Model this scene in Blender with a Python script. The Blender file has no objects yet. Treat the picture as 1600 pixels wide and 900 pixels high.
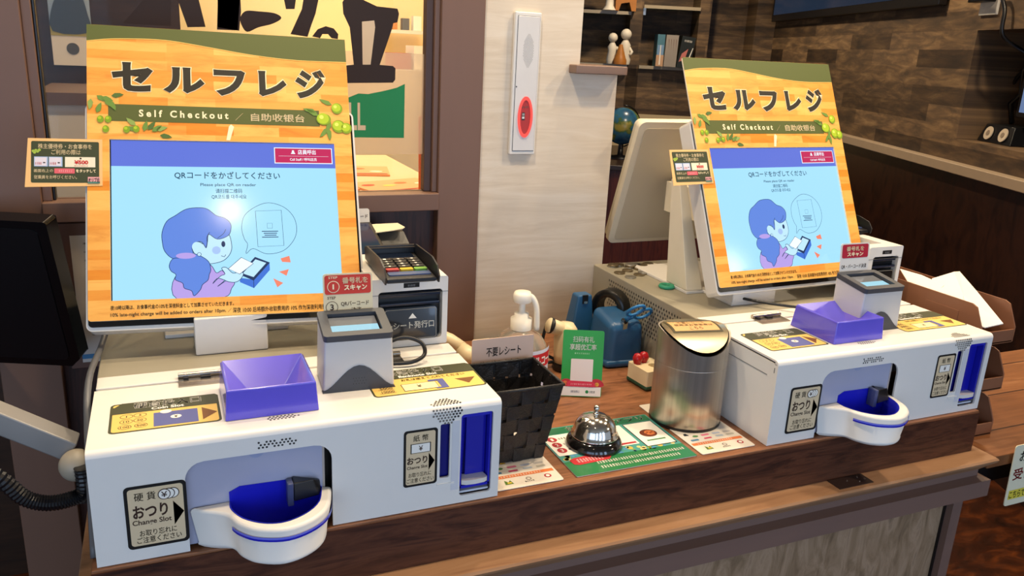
import bpy, bmesh, math, random
from mathutils import Vector, Matrix
from mathutils.geometry import tessellate_polygon
random.seed(7)
SC = bpy.context.scene
COL = SC.collection
PI = math.pi

# ------------------------------------------------------------------ materials
def lin(h):
    h = h.lstrip('#'); out = []
    for i in (0, 2, 4):
        c = int(h[i:i+2], 16) / 255
        out.append(c / 12.92 if c <= .04045 else ((c + .055) / 1.055) ** 2.4)
    return (*out, 1)
MATS = {}
def new_mat(name):
    m = bpy.data.materials.new(name); m.use_nodes = True
    nt = m.node_tree; return m, nt, nt.nodes['Principled BSDF']
def mat(hexc, rough=.5, metal=0., noise=.06, nscale=30, spec=.5, coat=0., trans=0., bump=0., alpha=1., ior=1.5, stretch=None, name=None):
    key = (hexc, rough, metal, noise, nscale, spec, coat, trans, bump, alpha, ior, stretch)
    if key in MATS: return MATS[key]
    m, nt, p = new_mat(name or 'surface_' + hexc.lstrip('#'))
    N, L = nt.nodes, nt.links
    c = lin(hexc)
    p.inputs['Roughness'].default_value = rough
    p.inputs['Metallic'].default_value = metal
    p.inputs['Specular IOR Level'].default_value = spec
    p.inputs['Coat Weight'].default_value = coat
    p.inputs['Transmission Weight'].default_value = trans
    p.inputs['Alpha'].default_value = alpha
    p.inputs['IOR'].default_value = ior
    p.inputs['Base Color'].default_value = c
    if noise or bump:
        tc = N.new('ShaderNodeTexCoord'); mp = N.new('ShaderNodeMapping')
        if stretch: mp.inputs['Scale'].default_value = stretch
        nz = N.new('ShaderNodeTexNoise'); nz.inputs['Scale'].default_value = nscale; nz.inputs['Detail'].default_value = 4
        L.new(tc.outputs['Object'], mp.inputs[0]); L.new(mp.outputs[0], nz.inputs['Vector'])
        if noise:
            mx = N.new('ShaderNodeMix'); mx.data_type = 'RGBA'
            mx.inputs[6].default_value = tuple(x * (1 - noise) for x in c[:3]) + (1,)
            mx.inputs[7].default_value = tuple(min(1, x * (1 + noise)) for x in c[:3]) + (1,)
            L.new(nz.outputs['Fac'], mx.inputs[0]); L.new(mx.outputs[2], p.inputs['Base Color'])
        if bump:
            b = N.new('ShaderNodeBump'); b.inputs['Strength'].default_value = bump; b.inputs['Distance'].default_value = .002
            L.new(nz.outputs['Fac'], b.inputs['Height']); L.new(b.outputs[0], p.inputs['Normal'])
    MATS[key] = m; return m
def ink(hexc, rough=.55): return mat(hexc, rough, noise=0, spec=.3)
def glow(hexc, s=1., rough=.12, name=None):
    key = ('glow', hexc, s, rough)
    if key in MATS: return MATS[key]
    m, nt, p = new_mat(name or 'lit_' + hexc.lstrip('#'))
    c = lin(hexc)
    p.inputs['Base Color'].default_value = (.01, .01, .012, 1)
    p.inputs['Roughness'].default_value = rough
    p.inputs['Emission Color'].default_value = c
    p.inputs['Emission Strength'].default_value = s
    MATS[key] = m; return m
def ramp(nt, stops):
    r = nt.nodes.new('ShaderNodeValToRGB'); e = r.color_ramp.elements
    e[0].position = stops[0][0]; e[0].color = lin(stops[0][1]); e[1].position = stops[-1][0]; e[1].color = lin(stops[-1][1])
    for pos, h in stops[1:-1]:
        x = e.new(pos); x.color = lin(h)
    return r
def wood(name, cols, scale=(1, 12, 12), rough=.45, nscale=6, spec=.4, dist=1.5, bump=.1):
    m, nt, p = new_mat(name); N, L = nt.nodes, nt.links
    tc = N.new('ShaderNodeTexCoord'); mp = N.new('ShaderNodeMapping'); mp.inputs['Scale'].default_value = scale
    nz = N.new('ShaderNodeTexNoise'); nz.inputs['Scale'].default_value = nscale; nz.inputs['Detail'].default_value = 8
    nz.inputs['Roughness'].default_value = .6; nz.inputs['Distortion'].default_value = dist
    n = len(cols); r = ramp(nt, [(.28 + .44 * i / (n - 1), c) for i, c in enumerate(cols)])
    L.new(tc.outputs['Object'], mp.inputs[0]); L.new(mp.outputs[0], nz.inputs['Vector']); L.new(nz.outputs['Fac'], r.inputs[0])
    L.new(r.outputs[0], p.inputs['Base Color'])
    p.inputs['Roughness'].default_value = rough; p.inputs['Specular IOR Level'].default_value = spec
    if bump:
        b = N.new('ShaderNodeBump'); b.inputs['Strength'].default_value = bump; b.inputs['Distance'].default_value = .001
        L.new(nz.outputs['Fac'], b.inputs['Height']); L.new(b.outputs[0], p.inputs['Normal'])
    return m
def planks(name, c1, c2, mortar, bw, bh, cols=None, rough=.6, plane='XZ', nscale=14, nmix=.6, msize=.0, stretch=(1, 4), spec=.4, dist=1.2):
    """staggered planks or tiles: brick texture tinted by a stretched noise"""
    m, nt, p = new_mat(name); N, L = nt.nodes, nt.links
    tc = N.new('ShaderNodeTexCoord'); sp = N.new('ShaderNodeSeparateXYZ'); cb = N.new('ShaderNodeCombineXYZ')
    L.new(tc.outputs['Object'], sp.inputs[0]); L.new(sp.outputs[plane[0]], cb.inputs['X']); L.new(sp.outputs[plane[1]], cb.inputs['Y'])
    br = N.new('ShaderNodeTexBrick'); br.offset = .37; br.squash = 1.6; br.squash_frequency = 3
    br.inputs['Color1'].default_value = lin(c1); br.inputs['Color2'].default_value = lin(c2); br.inputs['Mortar'].default_value = lin(mortar)
    br.inputs['Scale'].default_value = 1; br.inputs['Mortar Size'].default_value = msize
    br.inputs['Brick Width'].default_value = bw; br.inputs['Row Height'].default_value = bh
    L.new(cb.outputs[0], br.inputs['Vector'])
    mp = N.new('ShaderNodeMapping'); mp.inputs['Scale'].default_value = (stretch[0], stretch[1], 1)
    L.new(cb.outputs[0], mp.inputs[0])
    nz = N.new('ShaderNodeTexNoise'); nz.inputs['Scale'].default_value = nscale; nz.inputs['Detail'].default_value = 8; nz.inputs['Distortion'].default_value = dist
    nz.inputs['Roughness'].default_value = .65
    L.new(mp.outputs[0], nz.inputs['Vector'])
    r = ramp(nt, cols or [(.3, '404040'), (.5, '909090'), (.72, 'ffffff')]); L.new(nz.outputs['Fac'], r.inputs[0])
    mx = N.new('ShaderNodeMix'); mx.data_type = 'RGBA'; mx.blend_type = 'MULTIPLY'; mx.inputs[0].default_value = nmix
    L.new(br.outputs['Color'], mx.inputs[6]); L.new(r.outputs[0], mx.inputs[7]); L.new(mx.outputs[2], p.inputs['Base Color'])
    p.inputs['Roughness'].default_value = rough; p.inputs['Specular IOR Level'].default_value = spec
    return m

# ------------------------------------------------------------------ mesh building
class MB:
    def __init__(s): s.v = []; s.f = []; s.m = []; s.mats = []; s.sm = []
    def mi(s, m):
        if m not in s.mats: s.mats.append(m)
        return s.mats.index(m)
    def add(s, vs, fs, m, smooth=False):
        b = len(s.v); s.v += [tuple(v) for v in vs]; k = s.mi(m)
        for f in fs: s.f.append(tuple(b + i for i in f)); s.m.append(k); s.sm.append(smooth)
        return s
    def box(s, x0, x1, y0, y1, z0, z1, m, rz=0, c=None, M=None):
        vs = [Vector((x, y, z)) for z in (z0, z1) for y in (y0, y1) for x in (x0, x1)]
        if rz:
            cc = Vector(c or ((x0+x1)/2, (y0+y1)/2, 0)); R = Matrix.Rotation(rz, 3, 'Z')
            vs = [R @ (v - cc) + cc for v in vs]
        if M is not None: vs = [M @ v for v in vs]
        return s.add(vs, [(0,2,3,1),(4,5,7,6),(0,1,5,4),(1,3,7,5),(3,2,6,7),(2,0,4,6)], m)
    def hexa(s, b, t, m):
        """b, t: four points each (counter-clockwise from above)"""
        return s.add(list(b) + list(t), [(3,2,1,0),(4,5,6,7),(0,1,5,4),(1,2,6,5),(2,3,7,6),(3,0,4,7)], m)
    def lathe(s, prof, m, c=(0,0,0), n=40, smooth=True, M=None, capb=True, capt=True):
        vs = []
        for r, z in prof:
            for i in range(n):
                a = 2*PI*i/n; v = Vector((r*math.cos(a), r*math.sin(a), z))
                if M is not None: v = M @ v
                vs.append(v + Vector(c))
        fs = [(j*n+i, j*n+(i+1)%n, (j+1)*n+(i+1)%n, (j+1)*n+i) for j in range(len(prof)-1) for i in range(n)]
        s.add(vs, fs, m, smooth)
        if capb: s.add(vs[:n], [tuple(range(n))[::-1]], m)
        if capt: s.add(vs[-n:], [tuple(range(n))], m)
        return s
    def cyl(s, p0, p1, r, m, r1=None, n=24):
        p0, p1 = Vector(p0), Vector(p1); d = p1 - p0
        M = d.to_track_quat('Z', 'Y').to_matrix()
        return s.lathe([(r, 0), (r if r1 is None else r1, d.length)], m, p0, n, True, M)
    def tube(s, pts, r, m, n=10, smooth=True):
        pts = [Vector(p) for p in pts]; vs = []; rr = r if isinstance(r, (list, tuple)) else [r]*len(pts)
        up = Vector((0, 0, 1)); prev = None
        for i, p in enumerate(pts):
            d = (pts[min(i+1, len(pts)-1)] - pts[max(i-1, 0)]).normalized()
            if prev is None:
                a = d.cross(up if abs(d.z) < .9 else Vector((1, 0, 0))).normalized()
            else: a = (prev - d * prev.dot(d)).normalized()
            prev = a; b = d.cross(a)
            for k in range(n):
                t = 2*PI*k/n; vs.append(p + (a*math.cos(t) + b*math.sin(t))*rr[i])
        fs = [(j*n+i, j*n+(i+1)%n, (j+1)*n+(i+1)%n, (j+1)*n+i) for j in range(len(pts)-1) for i in range(n)]
        fs += [tuple(range(n))[::-1], tuple(range(len(vs)-n, len(vs)))]
        return s.add(vs, fs, m, smooth)
    def sphere(s, c, r, m, sz=1., n=32):
        prof = [(max(1e-5, r*math.sin(PI*j/16)), -r*sz*math.cos(PI*j/16)) for j in range(17)]
        return s.lathe(prof, m, c, n, True, None, False, False)
    def slab(s, loops, F, d, m, mside=None, mback=None, holecap=False):
        """planar outline with holes (loops in frame units), front at 0, back at -d along the frame normal"""
        pts = [p for lp in loops for p in lp]
        tris = tessellate_polygon([[Vector((p[0], p[1], 0)) for p in lp] for lp in loops])
        fr = [F(p[0], p[1], 0) for p in pts]
        tri2 = []
        for t in tris:
            a, b, c = (pts[i] for i in t)
            ar = (b[0]-a[0])*(c[1]-a[1]) - (b[1]-a[1])*(c[0]-a[0])
            tri2.append(tuple(t) if ar > 0 else tuple(t)[::-1])
        s.add(fr, tri2, m)
        if d:
            bk = [F(p[0], p[1], -d) for p in pts]
            s.add(bk, [t[::-1] for t in tri2], mback or m)
            for li, lp in enumerate(loops):
                n = len(lp); ar = sum(lp[i][0]*lp[(i+1) % n][1] - lp[(i+1) % n][0]*lp[i][1] for i in range(n))
                q = lp if (ar > 0) == (li == 0) else lp[::-1]
                vs = [F(p[0], p[1], 0) for p in q] + [F(p[0], p[1], -d) for p in q]
                s.add(vs, [(i, n+i, n+(i+1) % n, (i+1) % n) for i in range(n)], mside or m)
        return s
    def build(s, name, parent=None, bevel=0, seg=2, tag=None, smooth_angle=None):
        me = bpy.data.meshes.new(name); me.from_pydata(s.v, [], s.f)
        for m in s.mats: me.materials.append(m)
        me.polygons.foreach_set('material_index', s.m); me.polygons.foreach_set('use_smooth', s.sm); me.update()
        o = bpy.data.objects.new(name, me); COL.objects.link(o)
        if parent: o.parent = parent
        if bevel:
            b = o.modifiers.new('bevel', 'BEVEL'); b.width = bevel; b.segments = seg; b.limit_method = 'ANGLE'; b.angle_limit = .6
            b.harden_normals = False
            me.polygons.foreach_set('use_smooth', [True]*len(me.polygons))
            w = o.modifiers.new('wn', 'WEIGHTED_NORMAL'); w.keep_sharp = False; w.weight = 80
        if tag: settag(o, *tag)
        return o
def settag(o, label, cat, group=None):
    o['label'] = label; o['category'] = cat
    if group: o['group'] = group
def empty(name, loc, label, cat, group=None, rz=0):
    o = bpy.data.objects.new(name, None); COL.objects.link(o); o.location = loc; o.rotation_euler.z = rz; o.empty_display_size = .02
    settag(o, label, cat, group); return o
def struct(o): o['kind'] = 'structure'; return o
def copy_tree(o, parent=None):
    c = o.copy(); COL.objects.link(c); c.parent = parent
    for ch in [k for k in KIDS.get(o.name, [])]: copy_tree(ch, c)
    return c
KIDS = {}
def index_kids():
    KIDS.clear()
    for o in bpy.data.objects:
        if o.parent: KIDS.setdefault(o.parent.name, []).append(o)

# planar frames
class Frame:
    def __init__(s, o, X, Y):
        s.o = Vector(o); s.X = Vector(X).normalized(); s.Y = Vector(Y).normalized(); s.N = s.X.cross(s.Y)
    def __call__(s, u, v, w=0): return s.o + s.X*u + s.Y*v + s.N*w
    def shift(s, u, v, w=0): return Frame(s(u, v, w), s.X, s.Y)
FRONT = lambda o: Frame(o, (1,0,0), (0,0,1))      # faces -Y
TOP = lambda o: Frame(o, (1,0,0), (0,1,0))        # faces +Z
def leanframe(o, yaw, tilt, roll=0):
    X = Vector((math.cos(yaw), math.sin(yaw), 0)); D = Vector((-math.sin(yaw), math.cos(yaw), 0))
    Y = Vector((0,0,1))*math.cos(tilt) + D*math.sin(tilt)
    return Frame(o, X*math.cos(roll)+Y*math.sin(roll), -X*math.sin(roll)+Y*math.cos(roll))

TEXT = {}
def text_mesh(body, bold):
    k = (body, bold)
    if k not in TEXT:
        cu = bpy.data.curves.new('t', 'FONT'); cu.body = body; cu.size = 1; cu.offset = bold; cu.resolution_u = 3; cu.fill_mode = 'FRONT'
        ob = bpy.data.objects.new('t', cu); COL.objects.link(ob)
        dg = bpy.context.evaluated_depsgraph_get(); me = ob.evaluated_get(dg).to_mesh()
        vs = [(v.co.x, v.co.y) for v in me.vertices]; fs = [tuple(p.vertices) for p in me.polygons]
        ob.evaluated_get(dg).to_mesh_clear(); bpy.data.objects.remove(ob); bpy.data.curves.remove(cu)
        xs = [v[0] for v in vs] or [0, 1]; ys = [v[1] for v in vs] or [0, 1]
        TEXT[k] = (vs, fs, min(xs), max(xs), min(ys), max(ys))
    return TEXT[k]
def rr(u0, v0, u1, v1, r, n=5):
    out = []
    for cx, cy, a0 in ((u1-r, v1-r, 0), (u0+r, v1-r, PI/2), (u0+r, v0+r, PI), (u1-r, v0+r, 1.5*PI)):
        for i in range(n+1):
            a = a0 + PI/2*i/n; out.append((cx+r*math.cos(a), cy+r*math.sin(a)))
    return out
def circ(u, v, r, n=24, ry=None): return [(u+r*math.cos(2*PI*i/n), v+(ry or r)*math.sin(2*PI*i/n)) for i in range(n)]
def cr(pts, n=5, closed=True):
    out = []; N = len(pts)
    rng = range(N if closed else N-1)
    for i in rng:
        g = (lambda k: pts[k % N]) if closed else (lambda k: pts[min(max(k, 0), N-1)])
        p0, p1, p2, p3 = g(i-1), g(i), g(i+1), g(i+2)
        for j in range(n):
            t = j/n
            out.append(tuple(.5*((2*p1[k]) + (-p0[k]+p2[k])*t + (2*p0[k]-5*p1[k]+4*p2[k]-p3[k])*t*t + (-p0[k]+3*p1[k]-3*p2[k]+p3[k])*t**3) for k in range(2)))
    if not closed: out.append(tuple(pts[-1][:2]))
    return out
def smooth3(p, n=6):
    out = []
    for i in range(len(p)-1):
        g = lambda k: p[min(max(k, 0), len(p)-1)]
        for j in range(n):
            t = j/n; out.append(tuple(.5*((2*g(i)[k]) + (-g(i-1)[k]+g(i+1)[k])*t + (2*g(i-1)[k]-5*g(i)[k]+4*g(i+1)[k]-g(i+2)[k])*t*t + (-g(i-1)[k]+3*g(i)[k]-3*g(i+1)[k]+g(i+2)[k])*t**3) for k in range(3)))
    return out + [tuple(p[-1])]
class Art:
    """flat printed artwork laid on a frame; each layer a hair above the one below"""
    def __init__(s, mb, F, e=.00015): s.mb = mb; s.F = F; s.e = e
    def _o(s, L): return .0001 + s.e*L
    def poly(s, pts, m, L=1):
        w = s._o(L); s.mb.slab([pts], lambda u, v, z: s.F(u, v, w+z), 0, m); return s
    def ring(s, outer, inner, m, L=1):
        w = s._o(L); s.mb.slab([outer, inner], lambda u, v, z: s.F(u, v, w+z), 0, m); return s
    def rect(s, u0, v0, u1, v1, m, L=1): return s.poly([(u0, v0), (u1, v0), (u1, v1), (u0, v1)], m, L)
    def rrect(s, u0, v0, u1, v1, r, m, L=1): return s.poly(rr(u0, v0, u1, v1, r), m, L)
    def circle(s, u, v, r, m, L=1, ry=None): return s.poly(circ(u, v, r, 24, ry), m, L)
    def stroke(s, pts, w, m, L=2, closed=False):
        n = len(pts); o = s._o(L); vs = []
        for i in range(n):
            a = pts[i-1] if (i or closed) else pts[0]; b = pts[(i+1) % n] if (i < n-1 or closed) else pts[-1]
            d = Vector((b[0]-a[0], b[1]-a[1])); d = d.normalized() if d.length else Vector((1, 0))
            for sg in (-.5, .5): vs.append(s.F(pts[i][0]-d.y*w*sg, pts[i][1]+d.x*w*sg, o))
        fs = [(2*i, 2*i+1, 2*((i+1) % n)+1, 2*((i+1) % n)) for i in range(n if closed else n-1)]
        s.mb.add(vs, [f[::-1] for f in fs], m); return s
    def text(s, body, u0, v0, u1, v1, m, L=2, bold=.012):
        cjk = any('\u4e00' <= ch <= '\u9fff' or '\uac00' <= ch for ch in body)
        vs, fs, a, b, c, d = text_mesh(body, 0 if cjk else bold); w = s._o(L)
        su = (u1-u0)/(b-a or 1); sv = (v1-v0)/(d-c or 1); k = min(bold*.6, .025)
        for dx, dy in (((-k, 0), (k, 0), (0, k), (0, -k)) if cjk and bold >= .01 else ((0, 0),)):
            s.mb.add([s.F(u0+(x+dx-a)*su, v0+(y+dy-c)*sv, w) for x, y in vs], fs, m)
        return s
    def scribble(s, u0, v0, u1, v1, m, L=2, n=20, seed=1):
        """a line of print too small to read: rows of little character blocks"""
        rnd = random.Random(seed); du = (u1-u0)/n; h = v1-v0
        for i in range(n):
            x = u0 + du*(i+.08); wd = du*rnd.uniform(.6, .84)
            for k in range(3):
                y = v0 + h*(k+rnd.uniform(.1, .3))/3
                s.rect(x, y, x+wd*rnd.uniform(.6, 1), y+h*.13, m, L)
            s.rect(x+wd*rnd.uniform(.2, .6), v0, x+wd*rnd.uniform(.62, .75), v1, m, L)
        return s

# common materials
WHITE = mat('e4e0d8', .35, noise=.02, name='white_enamel')
WHITE2 = mat('dcd8d0', .4, noise=.03, name='white_plastic')
BEIGE = mat('cfc6b2', .5, noise=.06, nscale=12, name='beige_steel')
LID = mat('9c9582', .45, noise=.06, nscale=10, name='grey_beige_lid')
BLACK = mat('0c0c0e', .35, noise=0, name='black_plastic')
DGREY = mat('3a3d44', .45, noise=.03, name='dark_grey_plastic')
CHROME = mat('d8d4cc', .12, 1., noise=0, name='chrome')
STEEL = mat('c0b8ac', .34, 1., noise=.4, nscale=3, stretch=(40, 40, .6), name='brushed_steel')  # brushed grain; its strong upright streaks also paint reflections into the colour
BLUE = mat('1c1fb4', .25, noise=.04, coat=.3, name='blue_plastic')
CREAMINK = ink('d8c29c'); OLIVE = ink('45462f'); YEL = ink('e8c168'); BRN = ink('3a2418'); BLK = ink('15120f'); WHT = ink('f0ece0')
_p = STEEL.node_tree.nodes['Principled BSDF']; _p.inputs['Anisotropic'].default_value = .85; _tg = STEEL.node_tree.nodes.new('ShaderNodeTangent'); _tg.direction_type = 'RADIAL'; _tg.axis = 'Z'; STEEL.node_tree.links.new(_tg.outputs[0], _p.inputs['Tangent'])
# ------------------------------------------------------------------ room shell
WALL_Y = .565; FLOOR = -.95; CEIL = 1.68
wall_white = planks('pale_stone_wallpaper', 'ddd2c0', 'd9cdbb', 'd4c8b6', 3, 1.2, cols=[(.3, 'e4dcd2'), (.5, 'f2ede6'), (.72, 'ffffff')], nscale=5, nmix=.8, stretch=(.8, 9), rough=.7)
frame_brown = mat('6f5242', .5, noise=.08, nscale=25, stretch=(1, 1, .1), name='brown_window_frame')
dark_wood = wood('dark_red_wood', ['1c0d08', '2e160d', '44241a', '2a140c'], (10, 10, 1), nscale=5)
floor_m = planks('brown_marbled_floor', '6a3c1a', '5a3216', '3a200f', .6, .6, cols=[(.3, '2a1a10'), (.5, '8a6a48'), (.7, 'ffe0b0')], nscale=7, nmix=.95, plane='XY', stretch=(1, 2), rough=.35)
stone_m = planks('dark_stone_planks', 'a8947a', '4e4236', '30281f', .5, .08, cols=[(.3, '40362c'), (.46, '8a7660'), (.56, 'b8a080'), (.74, 'fce8c0')], nscale=5, nmix=.85, plane='XZ', rough=.55, stretch=(1, 5), dist=.5)

def quadobj(name, x0, x1, y0, y1, z0, z1, m):
    return struct(MB().box(x0, x1, y0, y1, z0, z1, m).build(name))
quadobj('floor', -4, 6, -4.6, 6.5, FLOOR-.1, FLOOR, floor_m)
quadobj('ceiling', -4, 6, -4.6, 6.5, CEIL, CEIL+.1, mat('b8a890', .8, noise=.03, nscale=4))
# wall right of the window, ending at a free edge with a half-height return
wm = MB()
wm.slab([[(.632, FLOOR), (.9155, FLOOR), (.9155, .517), (.832, .517), (.832, CEIL), (.632, CEIL)]], FRONT((0, WALL_Y, 0)), .12, wall_white)
struct(wm.build('wall_back'))
# post between window and white wall, left post, dark panel under the window
struct(MB().box(.553, .6335, WALL_Y-.012, WALL_Y+.1, FLOOR, CEIL, frame_brown).build('trim_1', bevel=.002))
struct(MB().box(-.165, -.0795, WALL_Y-.012, WALL_Y+.1, FLOOR, CEIL, frame_brown).build('trim_2', bevel=.002))
struct(MB().box(-.0795, .553, WALL_Y+.012, WALL_Y+.1, FLOOR, .262, dark_wood).build('wall_panel_under_window'))
# the ledge cap of the half-height return
struct(MB().box(.81, .92, WALL_Y-.03, WALL_Y+.15, .513, .529, mat('7a6254', .5)).build('trim_3', bevel=.002))
# outer left: wall going back beyond the left post, entrance side
wn = empty('window_1', (0, WALL_Y, 0), '', ''); del wn['label']; del wn['category']; struct(wn)
wf = MB()
wf.box(-.0795, .553, -.02, .03, .262, .293, frame_brown)          # sill
wf.box(-.0795, -.066, -.004, .02, .293, CEIL, frame_brown)
wf.box(-.066, -.0615, .002, .02, .293, CEIL, BLACK)
wf.box(.5435, .553, -.004, .02, .293, CEIL, frame_brown)
wf.box(.530, .5435, .004, .02, .293, CEIL, mat('4a3226', .5))
wf.box(-.0795, .553, -.004, .03, 1.3, CEIL, frame_brown)
struct(wf.build('window_frame', wn, bevel=.0015))
gm, nt, p = new_mat('window_glass')
tr = nt.nodes.new('ShaderNodeBsdfTransparent'); gl = nt.nodes.new('ShaderNodeBsdfGlossy'); gl.inputs['Roughness'].default_value = .03
mxs = nt.nodes.new('ShaderNodeMixShader'); fr = nt.nodes.new('ShaderNodeFresnel'); fr.inputs[0].default_value = 1.12
nt.links.new(fr.outputs[0], mxs.inputs[0]); nt.links.new(tr.outputs[0], mxs.inputs[1]); nt.links.new(gl.outputs[0], mxs.inputs[2])
nt.links.new(mxs.outputs[0], nt.nodes['Material Output'].inputs[0])
struct(MB().box(-.0615, .53, .0145, .0185, .293, 1.3, gm).build('window_glass', wn))
# lettering and frosted film stuck on the glass
fm, nt, p = new_mat('frosted_film')
tr = nt.nodes.new('ShaderNodeBsdfTransparent'); df = nt.nodes.new('ShaderNodeBsdfTranslucent'); df.inputs[0].default_value = lin('e0cdb8')
d2 = nt.nodes.new('ShaderNodeBsdfDiffuse'); d2.inputs[0].default_value = lin('d8c2a8')
m1 = nt.nodes.new('ShaderNodeMixShader'); m1.inputs[0].default_value = .5; m2 = nt.nodes.new('ShaderNodeMixShader'); m2.inputs[0].default_value = .62
nt.links.new(df.outputs[0], m1.inputs[1]); nt.links.new(d2.outputs[0], m1.inputs[2]); nt.links.new(tr.outputs[0], m2.inputs[1]); nt.links.new(m1.outputs[0], m2.inputs[2])
nt.links.new(m2.outputs[0], nt.nodes['Material Output'].inputs[0])
wl = MB(); A = Art(wl, FRONT((0, .0141, 0)), .0001)
A.rect(.05, .36, .53, .535, fm, 0)
LB = ink('2a1c16', .6)
def PX(pts, y=WALL_Y+.0143):
    """traced corners -> the glass plane (flat lettering on the glass)"""
    out = []
    for u, v in pts:
        d = CF + CR*((u-800)/FPX) - CU*((v-450)/FPX); t = (y-CAMP[1])/d[1]; out.append((CAMP[0]+d[0]*t, CAMP[2]+d[2]*t))
    return out
FPX = 1266.2237; YAW, PITCH, ROLL = .4145, .2867, .0496; CAMP = Vector((.0934, -.8479, .5515))
CF = Vector((math.sin(YAW)*math.cos(PITCH), math.cos(YAW)*math.cos(PITCH), -math.sin(PITCH)))
_r = Vector((math.cos(YAW), -math.sin(YAW), 0)); _u = _r.cross(CF)
CR = _r*math.cos(ROLL) + _u*math.sin(ROLL); CU = _u*math.cos(ROLL) - _r*math.sin(ROLL)
zc = lambda pts: [(340+x/2.812, y/2.812) for x, y in pts]
A.poly(PX(zc([(548, 10), (560, -10), (620, -10), (700, 28), (790, 38), (797, 60), (790, 98), (772, 102), (765, 130), (712, 285), (770, 290), (781, 300), (780, 350), (770, 363), (565, 365), (540, 350), (540, 290), (598, 284), (580, 120), (552, 60)])), LB, 2)
A.poly(PX(zc([(634, 95), (688, 90), (692, 120), (672, 284), (637, 284)])), mat('c9b294', .8, noise=.05), 3)
A.poly(PX(zc([(320, 150), (370, 40), (378, -10), (445, -10), (430, 60), (412, 110), (395, 162)])), LB, 2)
A.poly(PX(zc([(0, 120), (0, -10), (100, -10), (103, 50), (95, 135)])), LB, 2)
A.poly(PX(cr(zc([(100, 75), (125, 48), (180, 50), (250, 58), (280, 80), (240, 105), (180, 120), (130, 140), (105, 110)]), 4)), LB, 2)
A.poly(PX(zc([(290, -10), (345, -10), (338, 40), (300, 40)])), LB, 2)
A.poly(PX(zc([(415, 160), (440, 128), (475, 115), (510, 125), (530, 150), (528, 172), (500, 168), (485, 150), (460, 150), (450, 168)])), LB, 2)
zd = lambda pts: [(120+x/3.63, 20+y/3.63) for x, y in pts]
A.poly(PX(zd([(260, 60), (340, -30), (380, -80), (535, -80), (533, 75)])), LB, 2)
A.poly(PX(zd([(570, -80), (690, -80), (730, 80), (628, 82)])), LB, 2)
A.poly(PX(zd([(800, -80), (925, -80), (912, 100), (795, 95)])), LB, 2)
GR = ink('1f7d4a')
A.poly(PX([(380, 168), (440, 172), (500, 165), (545, 152), (560, 146), (575, 147), (600, 142), (620, 137), (632.5, 131), (631, 215.5), (500, 214), (380, 212)]), GR, 2)
A.text('OLIVE HILL', *PX([(430, 203)])[0], *PX([(571, 160)])[0], mat('c9b294', .8, noise=.05), 3, .02)
ob = wl.build('window_lettering', wn); ob['label'] = 'black brush lettering, green hill shape and frosted film on the glass'; ob['kind'] = 'structure'

# room beyond the glass
cream = mat('e8cf9c', .8, noise=.04, nscale=3)
struct(MB().box(-3.8, 1.2, 2.2, 2.3, FLOOR, CEIL, cream).build('wall_far'))
struct(MB().box(-3.8, .16, 1.5, 1.6, FLOOR, CEIL, wood('far_brown_wood', ['20140c', '2e1e12', '38261a'], (1, 1, 8), nscale=4)).build('wall_far_left'))
struct(MB().box(1.14, 1.2, 1.6, 2.2, FLOOR, CEIL, cream).hexa([(.66, .69, FLOOR), (.70, .69, FLOOR), (1.18, 1.6, FLOOR), (1.14, 1.6, FLOOR)], [(.66, .69, CEIL), (.70, .69, CEIL), (1.18, 1.6, CEIL), (1.14, 1.6, CEIL)], cream).build('wall_far_right'))
# ------------------------------------------------------------------ counter
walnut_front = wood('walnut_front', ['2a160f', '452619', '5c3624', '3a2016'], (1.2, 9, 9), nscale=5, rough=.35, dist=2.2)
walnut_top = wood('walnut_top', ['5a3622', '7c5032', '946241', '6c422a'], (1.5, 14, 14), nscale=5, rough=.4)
ledge_m = wood('ledge_lit_brown', ['8c6446', '9c7452', 'a88060'], (1, 8, 8), nscale=4, rough=.5)  # same wood as the front; lamplight on the ledge put into the lighter browns
mould_m = mat('73594e', .5, noise=.07, nscale=14, stretch=(.3, 4, 4), name='brown_moulding_paint')
ctr = empty('counter', (0, 0, FLOOR), 'long brown checkout counter with a dark walnut top carrying both machines', 'counter')
z0 = -FLOOR
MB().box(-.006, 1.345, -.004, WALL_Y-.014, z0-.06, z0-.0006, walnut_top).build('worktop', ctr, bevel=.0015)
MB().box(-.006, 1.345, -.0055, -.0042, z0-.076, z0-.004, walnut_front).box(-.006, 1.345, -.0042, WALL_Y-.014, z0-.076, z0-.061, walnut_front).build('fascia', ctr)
cm = MB()
prof = [(0, -.076), (-.036, -.076), (-.0385, -.079), (-.037, -.083), (-.017, -.104), (-.017, -.115), (-.034, -.1175), (-.034, -.148), (-.018, -.158), (-.014, -.165), (0, -.165)]
def sweep(mb, prof, m):
    # profile carried round the left end, front and right end of the counter with mitred corners
    path = []
    for dy, z in prof:
        o = -dy
        path.append([(-.008-o*.65, .55, z0+z), (-.008-o*.65, -.005-o, z0+z), (1.338+o*.75, -.005-o, z0+z), (1.338+o*.75, .55, z0+z)])
    n = len(prof); vs = [p for row in path for p in row]
    fs = [(4*i+k, 4*i+k+1, 4*(i+1)+k+1, 4*(i+1)+k) for i in range(n-1) for k in range(3)]
    mb.add(vs, [f[::-1] for f in fs], m)
sweep(cm, prof[4:], mould_m); cm.build('moulding', ctr)
cm = MB(); sweep(cm, prof[:5], ledge_m); cm.box(-.008, 1.338, -.0045, .55, z0-.165, z0-.0765, ledge_m); cm.build('ledge', ctr)
grey_panel = wood('grey_brown_mottled_panel', ['66503a', '866c50', 'a08468', '705a44'], (4, 4, 1.2), nscale=9, rough=.7, dist=.8)
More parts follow.
